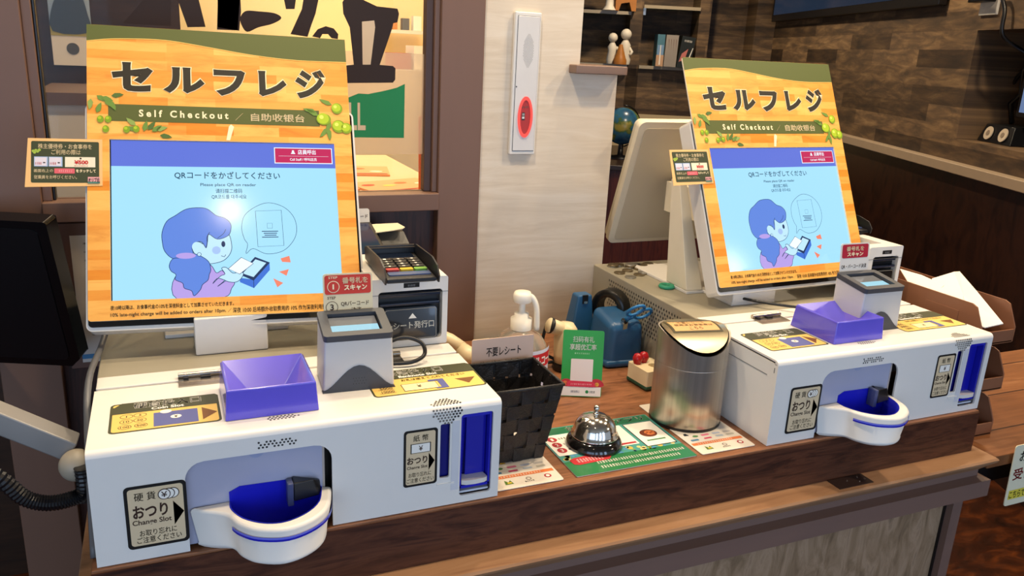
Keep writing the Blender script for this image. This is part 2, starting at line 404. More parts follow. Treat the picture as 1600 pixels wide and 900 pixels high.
MB().box(.0, 1.322, .004, .5, 0, z0-.165, grey_panel).build('front_panel', ctr)
MB().box(1.322, 1.345, -.012, .5, 0, z0-.16, mould_m).box(1.3195, 1.322, .0, .01, 0, z0-.166, BLACK).build('end_panel', ctr)

# screw plate repair on the ledge
sp = MB(); sp.box(1.02, 1.09, -.034, -.007, -.0757, -.0748, mat('2e1c16', .5))
for x, y in ((1.075, -.014), (1.068, -.026), (1.05, -.018), (1.083, -.022)): sp.cyl((x, y, -.0748), (x, y, -.0742), .0013, CHROME, n=10)
sp.build('patch', tag=('small dark brown patch with four screws on the counter ledge', 'patch'))
# ------------------------------------------------------------------ side table and letter trays
tb = empty('side_table', (1.6, .3, FLOOR), 'wooden plank side table on a black frame beyond the counter end', 'table')
tm = planks('table_planks', '9a6a44', '8a5c3a', '40281a', 3, .12, cols=[(.3, '806850'), (.5, 'c8b090'), (.7, 'ffffff')], nscale=5, nmix=.6, plane='XY', msize=.002, rough=.4, stretch=(1, 10))
MB().box(-.22, .40, -.317, .06, z0-.112, z0-.09, tm).build('tabletop', tb, bevel=.002)
tf = MB(); tf.box(-.2, .38, -.29, -.26, z0-.16, z0-.112, BLACK).box(-.2, .38, .02, .05, z0-.16, z0-.112, BLACK); tf.build('apron', tb)
MB().box(-.20, -.15, -.22, .0, .02, z0-.12, BLACK).build('pedestal', tb); MB().box(-.215, -.05, -.26, .05, 0, .02, BLACK).build('foot', tb)

traym = mat('85583e', .4, noise=.05, name='brown_tray_plastic')
def letter_tray(z, label):
    t = empty('letter_tray', (1.385, .05, z), label, 'tray', 'brown letter trays stacked beside the right machine')
    W, D = .084, .31
    b = MB(); b.box(0, W, 0, D, .0, .004, traym); b.box(0, W, 0, .003, -.001, .024, traym)
    b.build('tray_floor', t, bevel=.001)
    for x in (-.0015, W-.0015):
        s = MB(); F = Frame((x+.003, 0, 0), (0, 1, 0), (0, 0, 1))
        s.slab([[(0, 0), (0, .028), (.018, .066), (.028, .07), (D, .07), (D, 0)]], F, .003, traym)
        s.box(x+.0031 if x > 0 else x-.001, x+.0045 if x > 0 else x, .05, .12, .012, .05, traym)
        s.build('side_panel', t, bevel=.0008)
    MB().box(0, W, D-.003, D, .004, .05, traym).build('back_panel', t)
    return t
for z, l in ((.092, 'top brown letter tray of the stack, heaped with white sheets'), (.001, 'middle brown letter tray of the stack, dark inside'), (-.0895, 'lowest brown letter tray of the stack, standing on the side table')):
    letter_tray(z, l)
# posts that hold tray over tray
for z in (-.02, .0705): pass
paper = mat('ece2d6', .8, noise=.05, nscale=20, bump=.3, name='white_paper')
def sheet(pts, label, off=.0015, name='paper_sheet', m=None, grp='white sheets on the letter trays'):
    """a bent sheet: grid of 3-D corners (rows of points)"""
    nr, nc = len(pts), len(pts[0]); mb = MB()
    mb.add([p for r in pts for p in r], [(i*nc+j, i*nc+j+1, (i+1)*nc+j+1, (i+1)*nc+j) for i in range(nr-1) for j in range(nc-1)], m or paper, True)
    o = mb.build(name); s = o.modifiers.new('thick', 'SOLIDIFY'); s.thickness = off; ss = o.modifiers.new('sub', 'SUBSURF'); ss.levels = ss.render_levels = 2
    settag(o, label, 'paper', grp); return o
def flatsheet(pts, label, th=.0015, grp='white sheets on the letter trays'):
    m = MB(); n = len(pts); up = Vector((0, 0, th)); a = [Vector(p) for p in pts]; c = sum(a, Vector())/n + Vector((0, 0, .004))
    m.add([p+up for p in a]+a+[c+up, c], [(i, (i+1) % n, 2*n) for i in range(n)] + [(n+(i+1) % n, n+i, 2*n+1) for i in range(n)] + [(i, n+i, n+(i+1) % n, (i+1) % n) for i in range(n)], paper); o = m.build('paper_sheet'); settag(o, label, 'paper', grp); return o
flatsheet([(1.4397, .053, .1268), (1.3985, .056, .1222), (1.389, .08, .125), (1.3895, .1, .1502), (1.388, .17, .1517), (1.445, .215, .1638), (1.5015, .215, .1736), (1.504, .205, .1772), (1.458, .128, .1628)], 'large white sheet folded over the top letter tray, one corner up')
flatsheet([(1.391, .165, .1466), (1.389, .215, .1541), (1.4434, .29, .1633), (1.4459, .24, .1639), (1.4358, .18, .1612)], 'white sheet lying deeper in the top letter tray behind the folded one')
sheet([[(1.390, .062, -.070), (1.415, .058, -.058), (1.445, .07, -.075)], [(1.390, .10, -.038), (1.42, .095, -.022), (1.450, .10, -.05)], [(1.395, .16, -.045), (1.43, .16, -.03), (1.455, .16, -.05)]], 'crumpled white receipt paper in the lowest letter tray')
sheet([[(1.392, .1, .01), (1.405, .09, .03), (1.412, .1, .018)], [(1.392, .14, .012), (1.405, .14, .036), (1.414, .13, .022)]], 'small white slip sticking up in the middle letter tray')

# laminated notice hanging at the table
ns = empty('hanging_notice', (1.47, -.028, -.19), 'cream laminated notice hanging from the side table, cut by the photo edge', 'sign')
n = MB(); F = leanframe((-.037, 0, 0), .0, .03); n.slab([rr(0, 0, .2, .118, .005)], F, .0015, ink('d8d4b8'))
n.build('card', ns); n = MB(); A = Art(n, F)
A.text('お会計', .016, .085, .09, .106, BLK); A.text('受付', .008, .05, .06, .072, ink('8a1c1c'), 2, .03); A.rect(.006, .012, .15, .03, ink('d0c040'), 1); A.text('こちらです', .008, .014, .06, .028, BLK, 2, .01)
n.build('print', ns)
# ------------------------------------------------------------------ change machines
def hexdots(mb, F, u0, v0, nu, nv, du, dv, r, m, mask=None):
    for j in range(nv):
        for i in range(nu):
            u = u0 + i*du + (du/2 if j % 2 else 0); v = v0 + j*dv
            if mask and not mask(i, j): continue
            mb.slab([circ(u, v, r, 8)], lambda a, b, w: F(a, b, .0003+w), 0, m)
def sticker(mb, F, w, h, r=.005, inner=CREAMINK, edge=BLK, b=.0035):
    A = Art(mb, F); A.rrect(0, 0, w, h, r, edge, 0); A.rrect(b, b, w-b, h-b, r*.7, inner, 1); return A
def machine(ox, oy, W, label):
    t = empty('change_machine', (ox, oy, 0), label, 'change machine', 'white self checkout change machines on the counter')
    H = .135; q = W/.46; DM = mat('55504a', .6, noise=0)
    # front cover: bent sheet with cut-outs
    c = MB(); F = FRONT((0, 0, 0)); R = .007
    ox0, ox1 = .0925*q, .25*q
    op = [(ox0, .003), (ox1, .003), (ox1, .09)] + [(ox1-.02+.02*math.cos(a), .088+.02*math.sin(a)) for a in (.3, .6, .9, 1.2, 1.57)] + [(ox0+.02-.02*math.cos(a), .088+.02*math.sin(a)) for a in (1.57, 1.2, .9, .6, .3, 0)]
    outer = [(0, 0), (ox0, 0), (ox0, .09)] + [(ox0+.02-.02*math.cos(a), .088+.02*math.sin(a)) for a in (.3, .6, .9, 1.2, 1.57)] + [(ox1-.02+.02*math.cos(a), .088+.02*math.sin(a)) for a in (1.57, 1.2, .9, .6, .3)] + [(ox1, .088), (ox1, 0), (W, 0), (W, H-R), (0, H-R)]
    n1, n2 = .4075*q, .4495*q
    holes = [rr(n1, .0095, n2, .121, .004), rr(.381*q, .039, .3935*q, .112, .002)]
    c.slab([outer] + holes, F, .003, WHITE)
    # rounded front edge, top, sides
    arc = [(R-R*math.cos(a), H-R+R*math.sin(a)) for a in (0, .4, .8, 1.2, PI/2)]
    vs = [(x, y, z) for y, z in arc for x in (0, W)]
    c.add(vs, [(2*i, 2*i+1, 2*i+3, 2*i+2) for i in range(4)], WHITE, True)
    c.box(0, W, R, .163, H-.003, H, WHITE)
    for x in (0, W-.003): c.box(x, x+.003, .003, .163, 0, H-R+.001, WHITE); 
    for x in (0, W-.0001): c.add([(x, y, z) for y, z in [(R, H-R)] + arc], [(0, i, i+1) for i in range(1, 5)], WHITE)
    c.build('cover', t)
    # folded flange line on the side and hinge strip behind the cover
    MB().box(-.0008, 0, .02, .163, H-.028, H-.0275, DM).box(-.0008, 0, .006, .0065, H-.02, H-.012, DM).build('seam', t)
    MB().box(.001, W-.001, .168, .204, .004, H+.001, WHITE).box(.002, W-.002, .163, .168, .004, H-.002, WHITE2).build('rear_strip', t, bevel=.0012)
    b = MB(); b.box(.0, W-.012, .204, .5615, .004, H-.0005, LID); b.build('body', t, bevel=.002)
    hd = MB(); FL = Frame((-.0002, .53, 0), (0, -1, 0), (0, 0, 1))
    for j in range(9):
        for i in range(30):
            u = .035+i*.0085+(.00425 if j % 2 else 0); hd.slab([rr(u, .055+j*.0078, u+.0028, .0595+j*.0078, .0012, 2)], lambda a, bb, w: FL(a, bb, .0003+w), 0, BLACK)
    hd.build('side_perforations', t)
    # recess back plate behind the coin mouth
    r = MB(); r.box(ox0-.004, ox1-.008, .007, .01, .004, .118, mat('a6a8bc', .25, noise=.1, nscale=9, name='bluish_clear_plate')); r.box(ox1-.008, ox1+.002, .02, .024, .004, .118, BLACK)
    r.box(ox1-.010, ox1-.0075, .0065, .0105, .004, .11, mat('b0a49a', .4)); r.slab([circ(ox0+.075, .1085, .009)], FRONT((0, .0068, 0)), .001, mat('8f98b4', .4))
    r.build('recess_plate', t)
    # coin tray: deep D-shaped cup
    out = cr([(.0955, .004), (.108, -.004), (.122, -.012), (.133, -.022), (.142, -.041), (.160, -.059), (.190, -.068), (.220, -.057), (.240, -.034), (.2495, .004)], 5, False)
    out = [(x*q, y) for x, y in out]
    inn = cr([(.1365, .006), (.1365, -.010), (.147, -.033), (.167, -.050), (.189, -.0545), (.2135, -.044), (.231, -.024), (.239, .006)], 5, False); inn = [(x*q, y) for x, y in inn]
    cp = MB(); n = len(out)
    lv = [(.0, .012), (.004, .006), (.006, .0055), (.007, .0065), (.0465, .0), (.049, .0015), (.05, .004)]
    cx = sum(p[0] for p in out)/n
    vs = []
    for z, ins in lv:
        for x, y in out:
            d = Vector((cx-x, -.0-y)); L = d.length or 1; k = min(ins/L, .9); vs.append((x+d.x*k, y+(d.y*k if y < 0 else 0), z))
    cp.add(vs, [(j*n+i, j*n+i+1, (j+1)*n+i+1, (j+1)*n+i) for j in range(len(lv)-1) for i in range(n-1)], WHITE2, True)
    top = [vs[(len(lv)-1)*n+i][:2] for i in range(n)]
    cp.slab([top + inn[::-1]], TOP((0, 0, .05)), 0, WHITE2); cp.slab([[v[:2] for v in vs[:n]]], TOP((0, 0, .0)), 0, WHITE2)
    tray = cp.build('coin_tray', t)
    bw = MB(); m = len(inn); vb = []
    for z, k in ((.0505, 1.0), (.0505, .975), (.03, .95), (.012, .86)):
        for x, y in inn: vb.append((.187*q+(x-.187*q)*k, y*k, z))
    bw.add(vb, [(j*m+i, (j+1)*m+i, (j+1)*m+i+1, j*m+i+1) for j in range(3) for i in range(m-1)], BLUE, True)
    bw.slab([[v[:2] for v in vb[3*m:]]], TOP((0, 0, .012)), 0, mat('14167a', .3))  # bowl floor in darker blue, its shade painted into the colour
    bw.slab([[(.1365*q, .012), (.239*q, .012), (.239*q, .05), (.232*q, .060), (.205*q, .0665), (.148*q, .0675), (.1365*q, .062)]], FRONT((0, .0062, 0)), .001, BLUE)
    bw.build('bowl', tray)
    hb = MB(); hb.hexa([(.205*q, -.010, .046), (.234*q, -.006, .047), (.238*q, .006, .047), (.205*q, .006, .046)], [(.205*q, -.008, .068), (.228*q, -.004, .068), (.237*q, .006, .061), (.205*q, .006, .071)], BLACK)
    hb.box(.198*q, .205*q, -.009, .006, .04, .069, mat('4a5070', .3)); hb.build('coin_chute', tray, bevel=.0015)
    st = MB(); k0, k1 = 17, n-1
    for zz, mm in ((.038, mat('6d74e0', .25, noise=0)), (.0355, BLUE)):
        vs = []
        for x, y in out[k0:k1]:
            d = Vector((x-cx, y)); d.normalize(); vs += [(x+d.x*.0007, y+d.y*.0007, zz), (x+d.x*.0007, y+d.y*.0007, zz+.0025)]
        st.add(vs, [(2*i, 2*i+2, 2*i+3, 2*i+1) for i in range(k1-k0-1)], mm, True)
    st.build('stripe', tray)
    # banknote outlet and slot
    o = MB(); B2 = mat('1416a0', .25, noise=.03, coat=.4)
    o.box(n1+.001, n2-.001, .018, .02, .01, .12, mat('0b0c50', .3)); o.box(n1+.0005, n1+.003, .0035, .02, .018, .12, BLUE); o.box(n2-.003, n2-.0005, .0035, .02, .018, .12, BLUE)
    o.hexa([(n1+.003, .004, .018), (n1+.010, .018, .018), (n1+.0031, .018, .018), (n1+.003, .012, .018)], [(n1+.003, .004, .116), (n1+.013, .018, .116), (n1+.0031, .018, .116), (n1+.003, .012, .116)], B2)
    o.box(n1+.012, n2-.004, .014, .0178, .018, .116, B2); o.box(n1+.001, n2-.001, .0035, .02, .0175, .021, BLUE); o.box(n1+.001, n2-.001, .004, .02, .115, .119, BLUE)
    nb = o.build('banknote_outlet', t)
    tg = MB(); tg.slab([[(n1+.008, .0165), (n2-.006, .0165)] + [(.0205+(n1+n2)/2-.021+.0175*math.cos(a), .006+.004*math.sin(a)-.004) for a in (0, -.8, -1.57, -2.3, -3.14)]], Frame((0, 0, .03), (1, 0, 0), (0, 1, 0)), .006, WHITE2); tg.build('tongue', nb, bevel=.001)
    lw = MB(); lw.box(n1+.002, n2-.001, .006, .03, .0098, .0125, mat('cfd2da', .35)); lw.build('lower_lip', nb)
    s = MB(); s.box(.3805*q, .394*q, .006, .009, .038, .113, mat('10126e', .3)); s.build('note_window', t)
    MB().box(.396*q, .4055*q, -.0006, .0, .02, .115, mat('cfd0d4', .35)).box(.378*q, .4*q, -.001, 0, .029, .0315, WHITE).build('guide_strip', t)
    # perforations
    vd = MB(); vm = mat('2a2826', .5)
    hexdots(vd, FRONT((0, 0, 0)), .170*q, .1145, 10, 3, .0042, .0032, .0013, vm, lambda i, j: (i+j) % 4 != 3 or j == 1)
    vd.build('front_vents', t); vd = MB()
    hexdots(vd, TOP((0, 0, H)), .182*q, .024, 9, 3, .0042, .0035, .0013, vm, lambda i, j: not (j != 1 and i in (0, 8)))
    vd.build('top_vents', t); vd = MB(); ck = mat('77736c', .5, noise=0)
    for j in range(-7, 8):
        for i in range(-4, 5):
            u = .3885*q + i*.0042 + (.0021 if j % 2 else 0); a = j*.0036
            if (i*.0042)**2 + a*a > .0185**2: continue
            mm = vm if (i > 1 or j > 2) else ck
            if a > 0: vd.slab([circ(u, a+.0015, .0015, 8)], lambda x, y, w: Vector((x, .001+y, H+.0004)), 0, mm)
            else: vd.slab([circ(u, H-.004+a, .0015, 8)], lambda x, y, w: Vector((x, -.0004 if y < H-R else -.0004+(y-H+R)*.15, y)), 0, mm)
    vd.build('corner_vents', t)
    # hinges
    for hx in (.093, .318):
        h = MB(); hm = mat('a8a094', .25, .9, noise=.15)
        h.cyl((hx*q, .1745, H+.0045), ((hx+.06)*q, .1745, H+.0045), .0035, hm); h.box(hx*q, (hx+.06)*q, .147, .174, H, H+.0016, hm)
        h.box((hx+.006)*q, (hx+.012)*q, .166, .172, H+.0018, H+.004, BLACK); h.box((hx+.026)*q, (hx+.038)*q, .166, .172, H+.0018, H+.004, BLACK)
        h.build('hinge', t)
    # stickers
    w, h = .0615*q, .0755; F = FRONT((.0315*q, -.0003, .0145)); s = MB(); A = sticker(s, F, w, h)
    X = lambda f: f*w; Y = lambda f: h*(1-f)
    A.text('硬 貨', X(.16), Y(.24), X(.5), Y(.11), BRN); 
    for k in (2, 1, 0): A.circle(X(.64+.07*k), Y(.18), h*.085, BRN, 2+2*(2-k)); A.circle(X(.64+.07*k), Y(.18), h*.073, WHT, 3+2*(2-k))
    A.text('¥', X(.59), Y(.225), X(.69), Y(.135), BRN, 8)
    A.text('おつり', X(.12), Y(.52), X(.68), Y(.31), BRN, 2, .03); A.poly([(X(.77), Y(.7)), (X(.94), Y(.5)), (X(.77), Y(.31))], BRN)
    A.text('Change Slot', X(.1), Y(.645), X(.73), Y(.54), BRN, 2, .02); A.text('お取り忘れに', X(.2), Y(.81), X(.8), Y(.71), BRN); A.text('ご注意ください', X(.15), Y(.92), X(.87), Y(.82), BRN)
    s.build('coin_change_label', t)
    w, h = .0425*q, .0755; F = FRONT((.335*q, -.0003, .034)); s = MB(); A = sticker(s, F, w, h, .004, b=.003)
    X = lambda f: f*w; Y = lambda f: h*(1-f)
    A.text('紙 幣', X(.28), Y(.2), X(.72), Y(.09), BRN); A.rect(X(.2), Y(.41), X(.8), Y(.24), BRN); A.rect(X(.23), Y(.4), X(.77), Y(.25), WHT, 2); A.text('¥', X(.44), Y(.37), X(.56), Y(.28), BRN, 3)
    A.text('おつり', X(.1), Y(.6), X(.7), Y(.47), BRN, 2, .03); A.poly([(X(.74), Y(.74)), (X(.92), Y(.58)), (X(.74), Y(.43))], BRN)
    A.text('Change Slot', X(.1), Y(.7), X(.71), Y(.63), BRN, 2, .02); A.text('お取り忘れに', X(.15), Y(.83), X(.82), Y(.75), BRN); A.text('ご注意ください', X(.1), Y(.93), X(.9), Y(.85), BRN)
    s.build('note_change_label', t)
    w, h = .116*q, .078; F = TOP((.0195*q, .038, H)); s = MB(); A = sticker(s, F, w, h, .006, YEL, OLIVE, .0028)
    X = lambda f: f*w; Y = lambda f: h*(1-f)
    A.poly([(X(.0), Y(.37)), (X(1), Y(.37)), (X(1), Y(.06)), (X(.97), Y(0)), (X(.1), Y(0)), (X(.04), Y(.12)), (X(.0), Y(.14))], OLIVE, 2)
    A.text('硬貨投入口', X(.21), Y(.235), X(.83), Y(.03), WHT, 3, .042); A.text('Coin Slot', X(.37), Y(.335), X(.67), Y(.245), WHT, 3, .03)
    for i, (tx, fx, fy) in enumerate((('1', .15, .48), ('5', .27, .47), ('10', .15, .65), ('50', .27, .64), ('100', .14, .83), ('500', .28, .82))):
        A.ring(circ(X(fx), Y(fy), .0068, 20, .0055), circ(X(fx), Y(fy), .0062, 20, .0049), BRN, 2); dx = .0015*len(tx) if len(tx) > 1 else (.0005 if tx == '1' else .0012); A.text(tx, X(fx)-dx, Y(fy)-.0022, X(fx)+dx, Y(fy)+.0022, BRN, 2)
    A.rect(X(.39), Y(.92), X(.79), Y(.46), ink('5a5f96'), 2); A.circle(X(.5), Y(.45), .0062, WHT, 3, .005); A.circle(X(.59), Y(.66), .0058, WHT, 3, .0048)
    A.text('¥', X(.575), Y(.7), X(.605), Y(.62), BRN, 4); A.poly([(X(.83), Y(.88)), (X(.97), Y(.66)), (X(.83), Y(.45))], ink('7a4f24'), 2)
    s.build('coin_slot_label', t)
    w, h = .148*q, .078; F = TOP((.312*q, .048, H)); s = MB(); A = sticker(s, F, w, h, .006, YEL, OLIVE, .0025)
    X = lambda f: f*w; Y = lambda f: h*(1-f)
    A.poly([(X(0), Y(.38)), (X(1), Y(.38)), (X(1), Y(.07)), (X(.97), Y(0)), (X(.03), Y(0)), (X(0), Y(.07))], OLIVE, 2)
    A.text('紙幣投入口', X(.2), Y(.24), X(.72), Y(.03), WHT, 3, .042); A.text('Banknote Slot', X(.3), Y(.345), X(.65), Y(.255), WHT, 3, .03)
    A.text('お札は揃えて入れてください', X(.3), Y(.5), X(.88), Y(.41), ink('8a6020'), 3)
    for k in range(4): A.rect(X(.06), Y(.5+.13*k), X(.2), Y(.49+.13*k), BRN, 2)
    for k, tx in enumerate(('1000', '5000', '10000')): A.text(tx, X(.08), Y(.61+.13*k), X(.19), Y(.53+.13*k), BRN, 2)
    A.rect(X(.27), Y(.9), X(.58), Y(.62), BRN, 2); A.rect(X(.275), Y(.885), X(.575), Y(.635), ink('f0dca8'), 3); A.text('¥', X(.4), Y(.8), X(.44), Y(.7), BRN, 4)
    A.poly([(X(.52), Y(.62)), (X(.52), Y(.56)), (X(.66), Y(.56)), (X(.66), Y(.93)), (X(.55), Y(.93)), (X(.55), Y(.88)), (X(.6), Y(.88)), (X(.6), Y(.62))], ink('5a5f96'), 4)
    A.poly([(X(.76), Y(.62)), (X(.95), Y(.62)), (X(.855), Y(.85))], ink('7a4f24'), 2)
    s.build('note_slot_label', t)
    # blue coin hopper standing proud of the cover
    hp = MB(); HB = mat('5a50cc', .22, noise=.05, coat=.5, name='translucent_blue_hopper'); HZ = H+.036
    def rect4(x0, x1, y0, y1, z): return [(x0*q, y0, z), (x1*q, y0, z), (x1*q, y1, z), (x0*q, y1, z)]
    b0, b1, b2, b3 = rect4(.1385, .2425, .034, .132, H+.0005), rect4(.141, .240, .036, .128, HZ), rect4(.1445, .2365, .0395, .1245, HZ), rect4(.176, .202, .05, .072, H+.006)
    hp.add(b0+b1+b2+b3, [(k*4+i, k*4+(i+1) % 4, (k+1)*4+(i+1) % 4, (k+1)*4+i) for k in range(3) for i in range(4)] + [(12, 13, 14, 15)], HB)
    hp.build('coin_hopper', t, bevel=.002, seg=3)
    return t
m1 = machine(0, 0, .4605, 'left white change machine with blue coin cup and worn coin slot sticker')
m2 = machine(.896, .003, .452, 'right white change machine, beyond the steel bin, with blue coin cup')
# ------------------------------------------------------------------ screens
SKY = glow('a2dcf8', .97); HAIR = glow('5f86dc', .95); LINE = glow('1d3a6a', .7); SKIN = glow('bce4fa', .97); LILAC = glow('b9a2ea', .9); BAND = glow('5f74d6', .95)
MAG = glow('c8285c', .9); SW = glow('e8f4fc', 1.); PEACH = glow('f08468', .95); DTX = glow('26506a', .8); BOXB = glow('3f74d8', .9)
BOARD = planks('sign_parquet_print', 'f4c066', 'e08c22', 'e8a850', .062, .0135, cols=[(.3, 'e0a850'), (.48, 'ffe8c8'), (.62, 'fffaf0')], nscale=16, nmix=.6, plane='XY', rough=.45, stretch=(.6, 3))
SG = ink('555c2c'); STX = ink('2a261c'); CRM = ink('f8e4b8'); LEAF = ink('6a8a3a'); OLV = ink('a8c028'); OLV2 = ink('7d9a20')
def monitor(origin, yaw, tilt, roll, name, label, neckx, necky, baseparts, labelB, rear=None):
    F = leanframe((0, 0, 0), yaw, tilt, roll); n = 1
    t = empty('checkout_monitor', origin, label, 'monitor')
    rr0 = rr(-.003, -.0125, .356, .30, .008)
    h = MB(); h.slab([rr0], F.shift(0, 0, -.006), .030, WHITE2); h.slab([rr(.06, .02, .29, .26, .01)], F.shift(0, 0, -.036), .02, WHITE2)
    h.build('housing', t, bevel=.003)
    z = MB(); z.slab([rr(.0, -.0075, .353, .296, .005)], F.shift(0, 0, -.0032), .0028, mat('08080a', .12, noise=0, coat=.5)); z.build('bezel', t)
    s = MB(); A = Art(s, F.shift(0, 0, -.0032)); A.rect(.0285, .0245, .3275, .2475, SKY, 1); A.rect(.0285, .211, .3275, .2475, BAND, 2)
    A.rect(.24, .2175, .3215, .2415, SW, 3); A.rect(.2412, .2187, .3203, .2403, MAG, 4); A.text('店員呼出', .273, .2315, .298, .2385, SW, 5, .03)
    A.poly([(.263, .232), (.2695, .232), (.268, .2345), (.2675, .2375), (.265, .2375), (.2645, .2345)], SW, 5)
    A.rect(.246, .2285, .316, .2288, SW, 5); A.text('Call Staff / 呼叫店员', .2615, .2215, .299, .2262, SW, 5, .02)
    A.text('QRコードをかざしてください', .107, .193, .2465, .2045, DTX, 3, .015); A.text('Please place QR on reader', .14, .182, .2135, .1875, DTX, 3); A.text('请扫描二维码', .1595, .173, .1945, .1795, DTX, 3); A.text('QR코드를 대주세요', .154, .1645, .2, .171, DTX, 3)
    P = {'hair': [(.137,.152),(.121,.15),(.107,.141),(.096,.133),(.09,.118),(.09,.104),(.093,.091),(.103,.081),(.117,.082),(.128,.086),(.127,.095),(.13,.102),(.138,.104),(.142,.1),(.145,.095),(.147,.104),(.149,.114),(.16,.107),(.174,.112),(.178,.122),(.177,.13),(.17,.137),(.159,.141),(.148,.15)],
         'tail': [(.103,.081),(.098,.072),(.1,.064),(.106,.059),(.105,.052),(.114,.047),(.116,.04),(.125,.036),(.128,.029),(.136,.037),(.139,.044),(.146,.05),(.148,.058),(.15,.064),(.148,.075),(.139,.083),(.128,.087),(.115,.082)],
         'face': [(.145,.12),(.16,.122),(.174,.115),(.178,.099),(.176,.087),(.167,.077),(.153,.073),(.146,.074),(.137,.08),(.128,.091),(.129,.099),(.135,.104),(.145,.1)],
         'body': [(.105,.056),(.107,.0255),(.165,.0255),(.176,.038),(.18,.046),(.172,.05),(.158,.041),(.168,.05),(.168,.058),(.164,.063),(.157,.06),(.151,.07),(.14,.075)],
         'bubble': [(.229,.159),(.211,.153),(.196,.14),(.192,.122),(.195,.107),(.199,.099),(.1965,.086),(.206,.093),(.224,.085),(.246,.089),(.261,.104),(.266,.121),(.262,.139),(.249,.153)]}
    def fig(k, m, L, sm=True):
        q = cr(P[k], 4) if sm else P[k]
        A.poly(q, m, L); A.stroke(q, .0008, LINE, L+1, True)
    fig('body', LILAC, 3); fig('face', SKIN, 5); fig('hair', HAIR, 7); fig('tail', HAIR, 9); A.circle(.119, .0845, .0125, LILAC, 11, .0042)
    A.circle(.133, .0965, .006, SKIN, 12, .007); A.circle(.158, .0915, .0055, glow('a4c2f0', .95), 7, .0055); A.circle(.1672, .1, .0026, LINE, 8, .0042); A.circle(.136, .086, .0028, LINE, 12); A.circle(.136, .086, .0022, SKIN, 13)
    A.stroke(cr([(.150, .117), (.1465, .110), (.1465, .102), (.145, .096)], 4, False), .0008, LINE, 9); A.stroke(cr([(.171, .121), (.168, .115), (.160, .1085)], 4, False), .0007, LINE, 9)
    A.stroke([(.164, .0835), (.168, .082), (.17, .085)], .0008, LINE, 8)
    A.poly([(.187, .052), (.187, .046), (.205, .037), (.227, .062), (.227, .072), (.205, .049)], BOXB, 4); A.poly([(.208, .081), (.2275, .0725), (.205, .0475), (.186, .057)], LINE, 5); A.poly([(.2085, .0775), (.2225, .072), (.205, .0525), (.191, .058)], SKIN, 6)
    A.stroke([(.205, .049), (.205, .037)], .0007, LINE, 6)
    hnd = cr([(.152, .045), (.158, .052), (.166, .05), (.172, .047), (.181, .046), (.188, .05), (.192, .058), (.186, .06), (.178, .059), (.17, .067), (.164, .066), (.168, .058), (.162, .055)], 4)
    A.poly(hnd, SKIN, 7); A.stroke(hnd, .0008, LINE, 8, True); crd = [(.19, .0805), (.2055, .0715), (.187, .057), (.1725, .065)]; A.poly(crd, SW, 9); A.stroke(crd, .0008, LINE, 10, True)
    A.stroke(cr(P['bubble'], 5), .0006, LINE, 3, True); rc = [(.211, .147), (.246, .148), (.2475, .0965), (.2125, .0955)]; A.stroke(rc, .0006, LINE, 4, True)
    A.stroke([(.226, .129), (.233, .129), (.233, .122), (.226, .122)], .0004, LINE, 4, True)
    for k, (a, b) in enumerate(((.2185, .2405), (.222, .238), (.221, .239), (.2185, .2405))): A.rect(a, .1085+.0028*k, b, .1096+.0028*k, LINE, 4)
    for q in ([(.242,.078),(.254,.0815),(.2555,.072),(.244,.073)], [(.239,.059),(.2525,.0625),(.249,.053)], [(.231,.05),(.244,.043),(.236,.037)]): A.poly(q, PEACH, 3)
    s.build('screen', t)
    nk = MB(); nx, ny = neckx, necky; z0 = .1352-origin[2]
    nk.box(nx, nx+.094, ny, ny+.05, z0, z0+.052, WHITE2); nk.build('neck', t, bevel=.002)
    bp = MB()
    for (x0, x1, y0, y1) in baseparts: bp.box(x0, x1, y0, y1, z0-.0007, z0+.005, WHITE2)
    bp.build('base_plate', t, bevel=.0012)
    if rear: rear(t)
    # the cardboard sign around the screen
    sg = empty('sign_board', origin, labelB, 'sign')
    b = MB(); hole = [(.027, .026), (.325, .026), (.325, .248), (.027, .248)]
    b.slab([rr(0, 0, .35, .414, .004), hole], lambda u, v, w: Vector((u, v, w)), .0028, BOARD, mside=ink('e8e0c8'))
    ob = b.build('board', sg)
    M = Matrix((F.X, F.Y, F.N)).transposed().to_4x4(); ob.matrix_local = M
    s = MB(); A = Art(s, F)
    wave = cr([(0, .389), (.027, .3935), (.054, .3955), (.083, .3965), (.113, .395), (.16, .3885), (.217, .3805), (.279, .376), (.35, .377)], 5, False)
    A.poly(wave + [(.35, .4138), (0, .4138)], SG, 1); A.stroke(wave, .001, ink('e8c060'), 2)
    for tx, u0, u1, v0, v1 in (('セ', .0305, .083, .3175, .3605), ('ル', .0955, .15, .3175, .3565), ('フ', .162, .205, .316, .356), ('レ', .2225, .262, .3175, .357), ('ジ', .274, .3175, .3165, .3625)):
        A.text(tx, u0-.001, v0-.001, u1+.001, v1+.001, CRM, 2, .075); A.text(tx, u0, v0, u1, v1, STX, 3, .05)
    A.rect(.026, .274, .306, .2985, SG, 1); A.text('S e l f   C h e c k o u t', .064, .281, .18, .2915, CRM, 3, .03); A.text('／', .189, .2795, .2, .291, CRM, 3, .01); A.text('自助收银台', .2105, .2795, .2845, .291, CRM, 3, .025)
    rn = random.Random(4)
    def leaf(u, v, a, l=.016, w=.0035, m=LEAF):
        c, si = math.cos(a), math.sin(a); pts = [(0, 0), (l*.3, w), (l*.7, w*.8), (l, 0), (l*.7, -w*.6), (l*.3, -w)]
        A.poly([(u+x*c-y*si, v+x*si+y*c) for x, y in pts], m, 4+rn.randint(0, 3))
